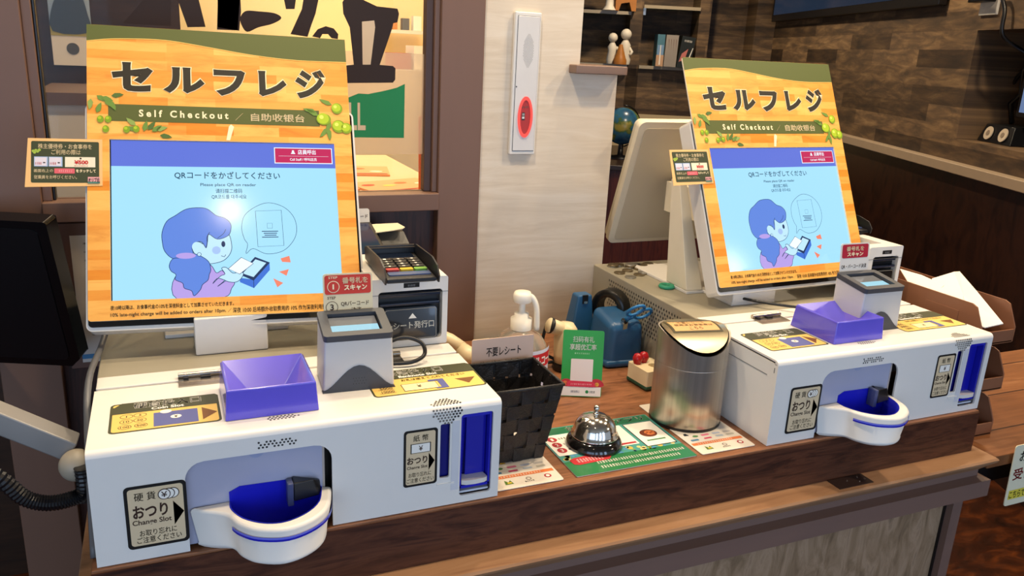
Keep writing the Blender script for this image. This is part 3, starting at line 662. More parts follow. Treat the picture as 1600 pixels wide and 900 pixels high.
    for u, v, a in ((.022, .305, -.9), (.028, .303, -1.1), (.03, .31, .15), (.012, .31, -.6), (.018, .308, -.4), (.005, .305, -1.7), (.012, .285, 1.2), (.06, .268, 2.4), (.075, .262, .9), (.08, .26, .6), (.07, .26, 1.3), (.085, .262, .3), (.09, .255, -.2), (.062, .262, 2.9)): leaf(u, v, a, m=rn.choice([LEAF, ink('4f6a30'), ink('8aa050')]))
    for u, v in ((.0165, .276), (.026, .276), (.023, .262), (.0485, .262), (.0605, .263)): A.circle(u, v, .0042, OLV2, 8, .005); A.circle(u-.001, v+.0015, .0022, OLV, 9)
    for u, v, a in ((.302, .296, 2.9), (.305, .29, 2.6), (.318, .272, -2.3), (.322, .282, -2), (.318, .272, -1.5), (.325, .308, 2.7)): leaf(u, v, a, .02)
    for u, v, r in ((.312, .285, .0105), (.333, .2745, .0095), (.332, .3025, .008), (.344, .272, .008)): A.circle(u, v, r, OLV2, 8, r*1.05 if u > .33 else r*.85); A.circle(u-.001, v+.001, r*.8, OLV, 9); A.circle(u-r*.3, v+r*.3, r*.3, ink('d0e060'), 10)
    A.poly([(.176, .2495), (.181, .2495), (.187, .27), (.183, .2735), (.18, .27)], CRM, 2)
    s.build('header_print', sg); s = MB(); A = Art(s, F)
    A.text('夜10時以降は、お食事代金の10%を深夜料金として加算させていただきます。', .0265, .0135, .178, .0195, STX, 2, .02)
    A.text('10% late-night charge will be added to orders after 10pm.', .0265, .0035, .168, .0095, STX, 2, .01)
    A.text('／', .17, .0045, .175, .01, ink('b04020'), 2); A.text('深夜 10:00 后将额外收取费用的 10% 作为深夜利用费', .1765, .0035, .3, .0105, STX, 2, .015)
    s.build('footer_print', sg)
    return F
def rear_screen(t):
    ox, oy, oz = t.location
    D = .2575; F = leanframe((.945-ox, .602-oy, .168-oz), .0, -.33)
    m = MB(); m.slab([rr(0, 0, .31, .275, .014)], F, .012, mat('d8cfb8', .5)); m.slab([rr(.004, .004, .306, .271, .012)], F.shift(0, 0, -.012), .014, mat('c8c0a8', .5))
    r = m.build('rear_monitor', t, bevel=.002)
    MB().slab([rr(.014, .008, .296, .262, .008)], F.shift(0, 0, .0008), .0008, mat('bdb39c', .5, noise=.06, nscale=8)).build('back_cover', r)
    lg = mat('e0d6be', .4, noise=.04)
    for x in (.963, 1.10):
        l = MB(); b = [(x, .333, .1405), (x+.034, .331, .1405), (x+.034, .385, .1405), (x, .40, .1405)]; tp = [(x-.004, .385, .335), (x+.010, .383, .335), (x+.010, .41, .335), (x-.004, .412, .335)]
        l.hexa([(a-ox, c-oy, d-oz) for a, c, d in b], [(a-ox, c-oy, d-oz) for a, c, d in tp], lg); l.build('leg', t, bevel=.0015)
    MB().box(1.03-ox, 1.2-ox, .41-oy, .53-oy, .25-oz, .31-oz, lg).build('bracket', t)
LO = (-.0086, .2664, .1897); RO = (.958, .2330, .1755)
FLm = monitor(LO, -.0736, .4827, -.0121, 'L', 'left touch monitor showing the woman with a scanner, in a white housing', .1175-LO[0], .25-LO[1], [(.118-LO[0], .21-LO[0], .252-LO[1], .33-LO[1]), (.08-LO[0], .25-LO[0], .33-LO[1], .5-LO[1])], 'left yellow parquet print self checkout sign board around the monitor')
FRm = monitor(RO, .042, .4304, 0, 'R', 'right touch monitor of the far machine, with a beige rear screen behind it', 1.003-RO[0], .25-RO[1], [(1.0-RO[0], 1.096-RO[0], .2485-RO[1], .333-RO[1]), (.962-RO[0], 1.14-RO[0], .331-RO[1], .52-RO[1])], 'right yellow parquet print self checkout sign board around the monitor', rear_screen)
# small side notices stuck on the sign boards
def side_notice(F, org, u0, v0, w, h, label):
    t = empty('side_notice', org, label, 'sign'); G = F.shift(u0, v0, .0006)
    b = MB(); b.slab([[(-.003, -.002), (w, 0), (w, h), (0, h)]], G, .0008, ink('e8b878')); b.build('card', t)
    s = MB(); A = Art(s, G); fx, fy = w/.088, h/.065
    T = lambda a: (a[0]*fx, a[1]*fy)
    def tx(st, a, b, c, d, m=CRM, bo=.02, L=3): A.text(st, a*fx, b*fy, c*fx, d*fy, m, L, bo)
    A.rrect(.004*fx, .004*fy, .084*fx, .061*fy, .002, ink('3c432c'), 1)
    tx('株主優待券・お食事券を', .012, .0505, .0755, .0575); tx('ご利用の際は', .0275, .0425, .062, .0495)
    for a in (.0075, .0245): A.rect(a*fx, .026*fy, (a+.016)*fx, .0395*fy, ink('a0b8d8'), 2); A.rect((a+.0008)*fx, .0268*fy, (a+.0145)*fx, .0385*fy, ink('d8d0d8'), 3); A.scribble((a+.001)*fx, .0285*fy, (a+.009)*fx, .032*fy, ink('c05050'), 4, 4, 3); A.rect((a+.0105)*fx, .0305*fy, (a+.013)*fx, .032*fy, BRN, 4)
    A.rect(.0435*fx, .0255*fy, .0795*fx, .0395*fy, ink('e8dcc0'), 2); tx('¥500', .0545, .0295, .071, .035, ink('c02828'), .04, 4); A.scribble(.0545*fx, .0265*fy, .071*fx, .028*fy, ink('c02828'), 4, 9, 2); A.circle(.062*fx, .0375*fy, .0012, BRN, 4)
    tx('画面右上の', .0075, .018, .0295, .0225); A.rrect(.031*fx, .0165*fy, .055*fx, .0235*fy, .001, ink('d86068'), 3); A.scribble(.036*fx, .0185*fy, .0525*fx, .0215*fy, ink('f0a0a0'), 4, 7, 5); tx('をタッチして', .0565, .018, .08, .0225)
    tx('従業員をお呼びください。', .0075, .009, .0575, .014)
    A.rect(.0705*fx, .003*fy, .085*fx, .012*fy, ink('e0a0a0'), 4); A.rect(.0705*fx, .003*fy, .085*fx, .0055*fy, ink('4f7f70'), 5); A.text('オリブ丘', .0712*fx, .0048*fy, .0845*fx, .0108*fy, BLK, 6, .06)
    for du, dv in ((0, 0), (.003, .001), (.0015, -.002), (.005, -.0005), (.007, .0015)): A.circle((.0065+du)*fx, (.047+dv)*fy, .0018, ink('a0b848'), 4)
    s.build('print', t)
side_notice(FLm, LO, -.0695, .182, .088, .065, 'small olive green coupon notice left of the near sign board')
side_notice(FRm, RO, -.060, .184, .083, .061, 'small olive green coupon notice left of the far sign board, shiny film')
# ------------------------------------------------------------------ QR readers
def reader(ox, oy, rz, label, L):
    t = empty('qr_reader', (ox, oy, .1352), label, 'scanner', 'desktop code readers on the change machines', rz)
    a = .0445; b = .0415; H = .074; m = MB(); SV = mat('c6c3be', .4, noise=.04, name='silver_grey_plastic')
    bot = [(-a, 0, .001), (a, 0, .001), (a, .062, .001), (-a, .062, .001)]; top = [(-b, .0, H-.006), (b, 0, H-.006), (b, .0665, H+.004), (-b, .0665, H+.004)]
    m.hexa(bot, top, SV); m.build('housing', t, bevel=.003)
    f = MB(); pts = [(-a-.001, 0), (a+.001, 0)] + [(a*x, .002+.031*((math.cos(PI*x)+1)/2)**.85) for x in (.98, .88, .75, .6, .45, .3, .15, 0, -.15, -.3, -.45, -.6, -.75, -.88, -.98)]
    f.slab([pts], FRONT((0, -.0018, 0)), .008, DGREY); hexdots(f, FRONT((0, -.0019, 0)), -.0075, .0095, 5, 3, .0034, .0036, .0006, BLACK); f.build('foot_panel', t, bevel=.0008)
    G = Frame((0, 0, H-.006), (1, 0, 0), (0, .0665, .01)); bz = MB()
    bz.slab([rr(-b-.001, -.0015, b+.001, .068, .005), rr(-.031, .010, .031, .058, .001)], G.shift(0, 0, .006), .008, DGREY); bz.build('bezel', t, bevel=.001)
    w = MB(); A = Art(w, G.shift(0, 0, .001)); A.rect(-.031, .010, .031, .058, mat('15171c', .05, noise=0), 0)
    A.rect(-.0305, .012, .029, .034, glow('a8dcec', .9, .05), 1); A.rect(-.0305, .034, .029, .056, mat('6c7078', .05, noise=0, spec=1), 1); w.build('window', t)
    c = MB(); Fc = leanframe((-.033, .0672, H-.004), 0, .12); A = Art(c, Fc)
    wd, hh = .063, .061
    c.slab([rr(0, 0, wd, hh, .004)], Fc, .001, ink('e0cfa8' if L else 'ddd6cc'))
    RED = ink('cc3a2c' if L else 'b02034')
    if L:
        A.rrect(.002, .034, wd-.002, hh-.002, .003, RED, 1); A.circle(.013, .044, .0078, CRM, 2); A.circle(.013, .044, .0069, RED, 3); A.text('1', .0119, .0408, .0138, .0474, CRM, 4, .02); A.text('STEP', .007, .0545, .0185, .0575, CRM, 2)
        A.text('番号札を', .0245, .0478, .057, .0555, CRM, 3, .04); A.text('スキャン', .0265, .0385, .056, .046, CRM, 3, .04)
        A.text('STEP', .005, .028, .0155, .0315, BRN, 2); A.ring(circ(.0105, .0175, .0078), circ(.0105, .0175, .0071), BRN, 2); A.text('3', .0082, .0135, .0128, .0215, BRN, 2, .02)
        A.text('QRバーコード', .022, .018, .058, .0245, BRN, 2, .015); A.text('決済', .035, .0095, .048, .016, BRN, 2, .015); A.poly([(.027, .0065), (.035, .0065), (.031, .0025)], BRN, 2)
    else:
        A.rrect(.003, .036, wd-.003, hh-.002, .003, RED, 1); A.text('番号札を', .012, .0478, .05, .0555, CRM, 3, .04); A.text('スキャン', .014, .0385, .049, .046, CRM, 3, .04)
        A.text('QR・バーコード決済', .003, .018, .058, .0255, BRN, 2, .02); A.poly([(.027, .0075), (.035, .0075), (.031, .0035)], BRN, 2)
    c.build('info_card', t)
    cb = MB(); cb.tube(smooth3([(.03, .066, .02), (.05, .075, .03), (.075, .082, .034), (.098, .078, .026), (.1, .068, .012), (.08, .06, .006), (.05, .064, .005)]), .0028, BLACK) if L else cb.tube(smooth3([(-.03, .066, .02), (-.06, .1, .012), (-.11, .15, .01), (-.16, .21, .012)]), .0025, BLACK)
    cb.build('cable', t)
reader(.3, .078, -.05, 'near code reader with the red STEP 1 and STEP 3 card', True)
reader(1.159, .071, -.01, 'far code reader with the plain red card on the right machine', False)
# ------------------------------------------------------------------ receipt printers and card terminals
def printer(ox, W, label, notch=0):
    t = empty('receipt_printer', (ox, .207, .1355), label, 'printer', 'white receipt printers behind the code readers')
    m = MB(); m.slab([rr(0, 0, W, .102, .003), rr(.011, .01, W-.008, .0835, .005)], FRONT((0, 0, 0)), .024, WHITE2); m.box(.001, W-.001, .016, .024, 0, .1015, WHITE2)
    if notch: m.box(W-notch, W-.001, .024, .11, 0, .1015, WHITE2); m.box(.001, W-.001, .11, .215, 0, .1015, WHITE2)
    else: m.box(.001, W-.001, .024, .145, 0, .1015, WHITE2)
    m.build('body', t)
    MB().box(-.0005, W+.0006, -.0006, .0239, .079, .0795, mat('4a4846', .6)).build('cover_seam', t)
    r = MB(); r.box(.011, W-.008, .012, .014, .01, .084, BLACK); r.box(.013, W-.01, .004, .012, .0735, .08, mat('1c2434', .2)); r.box(.014, W-.011, .002, .012, .061, .0655, mat('20283a', .2)); r.build('paper_mouth', t, bevel=.001)
    fw = min(.077, W-.026); x0 = W-.0245-fw+.008; k = fw/.077; f = MB(); G = leanframe((x0, -.005, .012), 0, .1); f.slab([rr(0, 0, fw, .046, .004)], G, .008, mat('1a1816', .15, noise=0, coat=.4)); fl = f.build('flap', t, bevel=.001)
    s = MB(); A = Art(s, G); A.ring(rr(.001, .001, fw-.001, .045, .0035), rr(.0018, .0018, fw-.0018, .0442, .003), ink('8a8478'), 1); A.poly([(.035*k, .031), (.047*k, .031), (.041*k, .0385)], WHT, 2); A.text('レシート発行口', .004*k, .0165, .0725*k, .0265, WHT, 2, .03); s.build('flap_label', fl)
    b = MB(); A = Art(b, FRONT((0, 0, 0))); c = W*.52; A.rect(c-.0115, .088, c+.0115, .095, BLK, 1); A.scribble(c-.0055, .0895, c+.0055, .0925, ink('8a8a8a'), 2, 5, 9); b.build('badge', t)
    return t
printer(.345, .1125, 'left white receipt printer with black issue flap')
printer(1.262, .082, 'right white receipt printer half hidden by the far code reader', .027)
def pinpad(x, y, z, rz, label):
    t = empty('card_terminal', (x, y, z), label, 'card terminal', 'black keypad terminals on the receipt printers', rz)
    B = mat('1e1c1e', .4, noise=.04); b = MB(); w = .0355
    b.hexa([(-w, -.066, .0005), (w, -.066, .0005), (w, .06, .0005), (-w, .06, .0005)], [(-w, -.066, .008), (w, -.066, .008), (w, .06, .012), (-w, .06, .012)], B); b.build('body', t, bevel=.003)
    G = Frame((0, -.066, .0082), (1, 0, 0), (0, .126, .004)); k = MB()
    k.slab([rr(-.0285, .012, .031, .026, .002)], G.shift(0, 0, .0012), .002, mat('4a5a80', .3)); k.box(-.034, .034, -.0675, -.065, .003, .007, BLACK); k.build('front_lip', t)
    cols = [mat('a82c2c', .4), mat('c8a41c', .4), mat('6ea03a', .4)]
    for i in range(3):
        MB().slab([rr(-.0285+i*.020, .028, -.0105+i*.020, .037, .002)], G.shift(0, 0, .0035), .004, cols[i]).build('function_key', t)
    for j in range(4):
        for i in range(3):
            q = MB(); Gk = G.shift(0, 0, .0035); u, v = -.0275+i*.020, .0415+j*.0115
            q.slab([rr(u, v, u+.016, v+.008, .0015)], Gk, .004, mat('201f22', .4)); A = Art(q, Gk); A.text(str((1+i+3*(3-j)) if j else '*0#'[i]), u+.0055, v+.0015, u+.0095, v+.0065, WHT, 1, .02); q.build('number_key', t)
    MB().slab([rr(-.028, .09, .028, .118, .002)], G.shift(0, 0, .001), .002, mat('141c2c', .1, noise=0)).build('display', t)
    s = MB()
    for sx in (-1, 1):
        Fs = Frame((sx*.037+.0011, -.066, 0), (0, 1, 0), (0, 0, 1)); s.slab([[(-.004, .001), (.128, .004), (.134, .020), (.118, .0255), (.03, .029), (.004, .023), (-.006, .011)]], Fs, .0022, B)
    s.hexa([(-.037, .060, .004), (.037, .060, .004), (.037, .063, .004), (-.037, .063, .004)], [(-.037, .065, .022), (.037, .065, .022), (.037, .068, .022), (-.037, .068, .022)], B)
    s.hexa([(-.037, .053, .0195), (.037, .053, .0195), (.037, .068, .017), (-.037, .068, .017)], [(-.037, .053, .0213), (.037, .053, .0213), (.037, .068, .019), (-.037, .068, .019)], B)
    s.build('privacy_shield', t)
pinpad(.397, .243, .2385, -.03, 'black card terminal with privacy shield on the left printer')
pinpad(1.319, .368, .2385, -.03, 'black card terminal showing behind the right sign board')
# payment unit with tilted display behind the left terminal
t = empty('payment_unit', (.374, .418, .1355), 'dark payment unit with a tilted blue display between monitor and keypad', 'payment terminal')
DK = mat('232226', .4, noise=.04)
MB().hexa([(-.04, -.062, 0), (.037, -.062, 0), (.037, .06, 0), (-.04, .06, 0)], [(-.04, -.064, .098), (.037, -.064, .098), (.037, .06, .126), (-.04, .06, .126)], DK).build('body', t, bevel=.004)
G = Frame((-.04, -.064, .0988), (1, 0, 0), (0, .124, .028)); MB().slab([rr(.006, .008, .070, .118, .003)], G, .002, glow('2c3458', .45, .08)).build('display', t)
c = MB(); Fc = leanframe((-.026, .056, .112), 0, .12); c.slab([rr(0, 0, .060, .036, .004)], Fc, .001, ink('d8d4cc')); A = Art(c, Fc); A.text('クレジットカード', .003, .0195, .057, .0265, BRN, 1, .02); A.text('電子マネー', .013, .009, .048, .0155, BRN, 1, .02); c.build('notice_card', t)
t = empty('slip_printer', (.441, .475, .1355), 'small black slip printer with loose slips, behind the keypad terminal', 'printer')
MB().box(-.026, .026, -.04, .04, 0, .092, DK).build('body', t, bevel=.003)
MB().hexa([(-.026, -.04, .093), (.026, -.04, .093), (.026, .04, .093), (-.026, .04, .093)], [(-.024, -.022, .112), (.020, -.022, .112), (.020, .038, .112), (-.024, .038, .112)], mat('4c4a44', .4)).build('lid', t, bevel=.002)
m = MB(); a = [Vector(p) for p in ((.405, .435, .250), (.44, .437, .2525), (.452, .43, .256), (.459, .44, .2565), (.456, .475, .256), (.405, .49, .252))]; up = Vector((0, 0, .0012)); n_ = len(a)
m.add([p+up for p in a]+a, [tuple(range(n_)), tuple(range(n_, 2*n_))[::-1]] + [(i, n_+i, n_+(i+1) % n_, (i+1) % n_) for i in range(n_)], mat('d8cfb0', .7)); m.build('paper_slip', tag=('cream payment slip lying on the black slip printer', 'paper'))
# ------------------------------------------------------------------ things between the machines
def mat_sheet(x0, y0, x1, y1, label, nm='laminated_card'):
    t = empty(nm, (x0, y0, 0), label, 'card'); b = MB(); b.slab([rr(0, 0, x1-x0, y1-y0, .003)], TOP((0, 0, .001)), .0009, ink('e6dccc', .25)); b.build('card', t)
    s = MB(); return t, s, Art(s, TOP((0, 0, .001)), .0001), x1-x0, y1-y0
for (x0, x1, lab) in ((.464, .561, 'white card of payment logos under the black basket'), (.785, .881, 'white card of payment logos under the steel bin')):
    t, s, A, w, h = mat_sheet(x0, .009, x1, .185 if x0 > .7 else .08, lab)
    A.rect(.003, .026, w-.003, .033, ink('e07840'), 1); A.scribble(.012, .0275, w-.02, .0315, ink('f0d8c0'), 2, 16, 3)
    for u, v, c, k in ((.012, .06, '1a1a1a', 0), (.034, .066, 'e0b020', 0), (.06, .068, '303030', 0), (.024, .052, '5a8a50', 1), (.042, .053, 'e07890', 2), (.062, .053, 'b0b8c8', 2), (.082, .053, 'c0b8b0', 2), (.016, .042, '5888a8', 2), (.04, .042, 'd04868', 3), (.062, .044, 'b0b8c0', 2), (.082, .044, 'b8b0a0', 2)):
        if k == 0: A.poly([(u-.004, v-.003), (u+.004, v-.003), (u+.002, v+.004), (u-.003, v+.003)], ink(c), 1)
        elif k == 1: A.circle(u, v, .005, ink(c), 1, .003)
        else: A.rrect(u-.007, v-.002-(.001 if k == 2 else 0), u+.007, v+.002, .0018, ink(c), 1)
    A.poly([(.016, .010), (.028, .010), (.026, .02), (.022, .015), (.018, .021)], ink('5a7a30'), 1); A.rect(.02, .012, .026, .015, ink('e0c040'), 2); A.scribble(.044, .009, .058, .012, BRN, 1, 5, 2); A.ring(circ(.052, .017, .004), circ(.052, .017, .0025), ink('8a7a70'), 1)
    A.circle(.08, .016, .005, ink('b02838'), 1); A.circle(.08, .016, .0028, WHT, 2); s.build('print', t)
t, s, A, w, h = mat_sheet(.58, .009, .776, .152, 'green laminated app leaflet under the service bell')
G1 = ink('2c7a48', .25); A.rrect(.0, .0, w, h, .003, ink('4f9a90', .25), 1)
A.rect(.0, .0, w, .040, G1, 2); A.rect(.002, .122, w-.002, h-.002, ink('2a6a4a', .25), 2); A.text('公式アプリ', .095, .127, .185, .14, WHT, 3, .03); A.text('お得な', .05, .127, .09, .14, WHT, 3, .03)
rn = random.Random(3)
for k in range(60): A.circle(rn.uniform(.005, .19), rn.uniform(.04, .058), rn.uniform(.002, .005), ink(rn.choice(['c8b050', '4f90b8', '88a848', '3878a0', 'd8c880'])), 2)
A.rrect(.002, .058, .135, .12, .002, WHT, 4); A.rect(.14, .045, .192, .12, BLK, 4); A.rect(.1415, .0465, .1905, .1185, WHT, 5); A.circle(.165, .083, .014, ink('6a3018'), 6, .012); A.circle(.168, .084, .009, ink('d07840'), 7, .0075); A.rect(.15, .06, .182, .0635, ink('3c7a48'), 6)
for k in range(5): A.circle(.16+k*.004, .082+.003*(k % 2), .0018, ink('8a3818'), 8)
for v in (.107, .09, .073): A.circle(.014, v, .0075, ink('b03038'), 5); A.text(str({.107: 1, .09: 2, .073: 3}[v]), .012, v-.004, .016, v+.004, WHT, 6); A.scribble(.024, v-.002, .05, v+.003, BRN, 5, 6, int(v*1000))
A.rect(.105, .061, .132, .066, ink('b03038'), 5); A.rect(.118, .07, .132, .09, ink('e8e4dc'), 6)
A.poly([(.012, .03), (.02, .027), (.068, .03), (.074, .036), (.07, .046), (.064, .05), (.018, .047), (.01, .042)], ink('c02c34'), 6); A.scribble(.02, .033, .062, .043, ink('f0d0d0'), 7, 9, 6)
A.scribble(.045, .022, .19, .029, WHT, 6, 34, 4); A.scribble(.045, .009, .175, .016, WHT, 6, 30, 8); s.build('print', t)
# service bell
t = empty('service_bell', (.648, .087, .0015), 'chrome service bell with a black base on the green leaflet', 'bell')
MB().lathe([(.0405, 0), (.042, .001), (.042, .004), (.040, .008), (.037, .0125), (.033, .0145)], mat('0c0a0a', .12, noise=0, coat=.6)).build('base', t)
MB().lathe([(.0335, .0155), (.0348, .0157), (.0348, .0175), (.0325, .019), (.0318, .025), (.0285, .0345), (.0215, .0425), (.012, .0468), (.005, .0478)], CHROME, n=48).build('dome', t)
MB().lathe([(.0045, .0475), (.0045, .0495), (.0028, .05), (.0026, .0535), (.0040, .0545), (.0046, .057), (.0036, .060), (.0005, .0613)], CHROME, n=20).build('button', t)
# woven basket
t = empty('woven_basket', (.519, .095, .0), 'black woven strap basket beside the left machine', 'basket')
WV = mat('1e1a18', .45, noise=.35, nscale=400, bump=.5, name='black_woven_strap')
Hb = .12
def bc(f):      # corner points at height fraction f
    a = .0395+f*.0115; return [(-a, -.020-f*.027), (a+.001, -.020-f*.027), (a+.001, .044+f*.009), (-a, .044+f*.009)]
def wallpt(side, s, f, off=0):
    c = bc(f); a, b = c[side], c[(side+1) % 4]; x = a[0]+(b[0]-a[0])*s; y = a[1]+(b[1]-a[1])*s
    nx, ny = ((0, -1), (1, 0), (0, 1), (-1, 0))[side]; return (x+nx*off, y+ny*off, .001+Hb*f)
for side, nm in enumerate(('front_weave', 'right_weave', 'back_weave', 'left_weave')):
    b = MB(); nc, nr = 5, 5
    for i in range(nc):       # upright straps pass over and under the level ones
        g = .10 if side in (0, 2) else .07
        s0, s1 = (i+g)/nc, (i+1-g)/nc; vs = []; K = 2*nr
        for k in range(K+1):
            f = k/K; o = .0014*math.cos(PI*(k/2+i))
            for s_ in (s0, s1): vs.append(wallpt(side, s_, f, o))
            for s_ in (s0, s1): vs.append(wallpt(side, s_, f, o-.0009))
        b.add(vs, [q for k in range(K) for q in ((4*k, 4*k+1, 4*k+5, 4*k+4), (4*k+2, 4*k+6, 4*k+7, 4*k+3), (4*k, 4*k+4, 4*k+6, 4*k+2), (4*k+1, 4*k+3, 4*k+7, 4*k+5))], WV)
    for j in range(nr):
        f0, f1 = (j+.08)/nr, (j+.92)/nr; vs = []; K = 2*nc
        for k in range(K+1):
            s_ = k/K; o = -.0014*math.cos(PI*(k/2+j))*(0 if k in (0, K) else 1)
            for f in (f0, f1): vs.append(wallpt(side, s_, f, o))
            for f in (f0, f1): vs.append(wallpt(side, s_, f, o-.0009))
        b.add(vs, [q for k in range(K) for q in ((4*k, 4*k+4, 4*k+5, 4*k+1), (4*k+2, 4*k+3, 4*k+7, 4*k+6), (4*k, 4*k+2, 4*k+6, 4*k+4), (4*k+1, 4*k+5, 4*k+7, 4*k+3))], WV)
    b.build(nm, t)
c = bc(0); MB().slab([[tuple(p) for p in c]], TOP((0, 0, .003)), .002, WV).build('bottom', t)
c = bc(1); rm = MB()
for i in range(4): rm.tube([(c[i][0], c[i][1], Hb+.001), (c[(i+1) % 4][0], c[(i+1) % 4][1], Hb+.001)], .0022, WV, 8)
rm.build('rim', t)
for k, (x, y, z, a) in enumerate(((.50, .09, .02, .3), (.53, .10, .03, 1.1), (.52, .075, .04, .7), (.54, .11, .045, 2.2))):
    sheet([[(x-.018*math.cos(a), y-.018*math.sin(a), z), (x, y, z+.008), (x+.018*math.cos(a), y+.018*math.sin(a), z)], [(x-.018*math.cos(a)-.01, y+.012-.018*math.sin(a), z+.006), (x-.01, y+.012, z+.012), (x+.018*math.cos(a)-.01, y+.014+.018*math.sin(a), z+.004)]], 'crumpled white receipt lying inside the black woven basket', .0008, 'receipt_slip', grp='receipts inside the woven basket')
# card stand behind the basket
t = empty('receipt_notice', (.480, .158, .001), 'pink acrylic notice for unwanted receipts behind the woven basket', 'sign')
c = MB(); Fc = leanframe((0, 0, 0), 0, .02); c.slab([rr(0, 0, .096, .152, .002)], Fc, .0015, mat('cfb09c', .5, noise=.02, spec=.2)); c.box(0, .096, .0, .03, 0, .002, mat('c0b0a8', .2)); c.build('panel', t)
s = MB(); A = Art(s, Fc); A.text('不要レシート', .022, .125, .076, .138, BLK, 1, .025); A.text('使用済お食事券は', .012, .105, .084, .118, BLK, 1, .025); A.text('こちら', .03, .088, .066, .1, BLK, 1, .025); s.build('print', t)
# sanitiser bottle
t = empty('sanitizer_bottle', (.618, .30, .001), 'clear pump bottle of hand gel behind the basket notice', 'bottle')
CL = mat('e4dccb', .12, noise=.02, trans=.75, ior=1.2, name='clear_gel_bottle')
MB().lathe([(.036, 0), (.042, .003), (.045, .02), (.0475, .05), (.047, .07), (.043, .085), (.034, .099), (.02, .108), (.016, .110)], CL, n=48).build('body', t)
PW = mat('efe6d2', .35, noise=.02)
MB().lathe([(.0175, .110), (.0178, .128), (.012, .130), (.012, .137), (.0055, .139), (.0055, .158)], PW, n=32).build('collar', t)
pm = MB(); pm.lathe([(.014, .156), (.0155, .158), (.0155, .168), (.013, .173), (.004, .174)], PW, n=32)
pm.tube(smooth3([(.0, -.002, .168), (.012, -.006, .166), (.019, -.009, .156), (.022, -.011, .14), (.023, -.012, .11)], 4), .0048, PW, 12); pm.build('pump_head', t)
lb = MB(); vs = []; R_ = .0482
def lab(a0, a1, z0_, z1_, m, r=R_, n=14):
    vs = [(r*math.cos(a0+(a1-a0)*i/n), r*math.sin(a0+(a1-a0)*i/n), z) for i in range(n+1) for z in (z0_, z1_)]
    lb.add(vs, [(2*i, 2*i+2, 2*i+3, 2*i+1) for i in range(n)], m, True)
lab(-1.75, -.35, .02, .086, mat('d8d8e0', .4), .0480); lab(-1.72, -.4, .056, .080, ink('c8282c'), .0484)
vsT, fsT, a_, b_, c_, d_ = text_mesh('アルコール', .03)
lb.add([((.0487)*math.cos(-1.68+1.25*(x-a_)/(b_-a_)), .0487*math.sin(-1.68+1.25*(x-a_)/(b_-a_)),   .060+.015*(y-c_)/(d_-c_)) for x, y in vsT], fsT, WHT)
lb.build('label', t)
# hand-held barcode scanner (cream) and its cable
CRp = mat('e0cfa8', .35, noise=.03, name='cream_plastic')
t = empty('barcode_scanner', (.737, .365, .001), 'cream hand held barcode scanner behind the green payment stand', 'scanner')
MB().tube([(0, 0, .012), (.001, .001, .03), (.002, .003, .055), (.002, .004, .075), (.003, .005, .086)], [.018, .021, .022, .02, .012], CRp, 20).build('handle', t)
hd = MB(); hd.tube([(.006, .006, .068), (-.016, .002, .078), (-.034, 0, .086)], [.015, .013, .0135], CRp, 18); hd.build('head', t)
MB().tube([(-.031, 0, .0848), (-.0335, 0, .0858)], [.0146, .0146], BLACK, 18).build('nose_ring', t)
MB().lathe([(.02, 0), (.022, .004), (.02, .012)], BLACK).build('foot', t)
MB().tube(smooth3([(-.03, .02, .08), (-.036, .02, .05), (-.03, .02, .025), (-.012, .01, .012), (-.05, .03, .006), (-.09, .1, .004)]), .003, BLACK).build('cable', t)
# cream handset lying behind the left machine
t = empty('cream_handset', (.545, .46, .001), 'smooth cream plastic handset lying right of the left machine', 'handset')
MB().tube([(-.055, .015, .042), (-.025, .01, .048), (.005, -.005, .04), (.025, -.02, .03)], [.018, .017, .013, .010], CRp, 18).build('grip', t)
MB().tube([(.02, -.018, .03), (.03, -.03, .02), (.034, -.034, .008)], [.012, .017, .018], CRp, 18).build('cup', t)
MB().box(-.07, -.03, .0, .03, 0, .03, CRp).build('cradle', t, bevel=.005)
t = MB().box(.625, .66, .515, .538, .0005, .006, CRp).build('small_box', bevel=.001, tag=('flat cream plastic strip against the wall behind the gel bottle', 'box'))
# green payment stand
t = empty('payment_stand', (.7105, .241, .001), 'small green standing card advertising scan payment', 'sign'); yw = math.atan2(-.042, .0585)*.62
Fg = leanframe((-.0335, .016, 0), yw, .17); w, h = .068, .112; c = MB(); c.slab([rr(0, 0, w, h, .003)], Fg, .0015, ink('2c9a3a', .3)); c.build('card', t)
MB().hexa([Fg(.02, .0, -.03), Fg(.048, 0, -.03), Fg(.048, 0, -.002), Fg(.02, 0, -.002)], [Fg(.02, .05, -.003), Fg(.048, .05, -.003), Fg(.048, .05, -.002), Fg(.02, .05, -.002)], ink('d8d4cc')).build('easel_foot', t)
s = MB(); A = Art(s, Fg); A.rect(0.001, .001, w-.001, .017, WHT, 1); A.poly(cr([(.001, .017), (.001, .027), (.01, .03), (.02, .026), (.034, .024), (.048, .028), (.058, .031), (w-.001, .028), (w-.001, .017)], 3), ink('c03038'), 1)
A.text('扫码有礼', .0165, .092, .052, .102, WHT, 2, .02); A.text('享超优汇率', .012, .079, .056, .089, WHT, 2, .03); A.scribble(.02, .072, .046, .0745, ink('b8e0b0'), 2, 8, 2)
A.rrect(.015, .0255, .052, .064, .0015, ink('e8d8cc'), 3)
A.poly([(.01, .017), (.058, .017), (.06, .022), (.052, .026), (.015, .027), (.008, .023)], ink('d8344a'), 4); A.scribble(.016, .020, .052, .0225, ink('f0b0b0'), 5, 12, 4); A.circle(.007, .0225, .004, ink('e07840'), 4); A.circle(.06, .0215, .0035, ink('e0a040'), 4)
A.scribble(.017, .0065, .032, .0105, ink('203060'), 2, 6, 5); A.circle(.044, .0085, .0028, ink('2c8a4a'), 2); A.scribble(.048, .0065, .058, .0105, ink('404040'), 2, 4, 6)
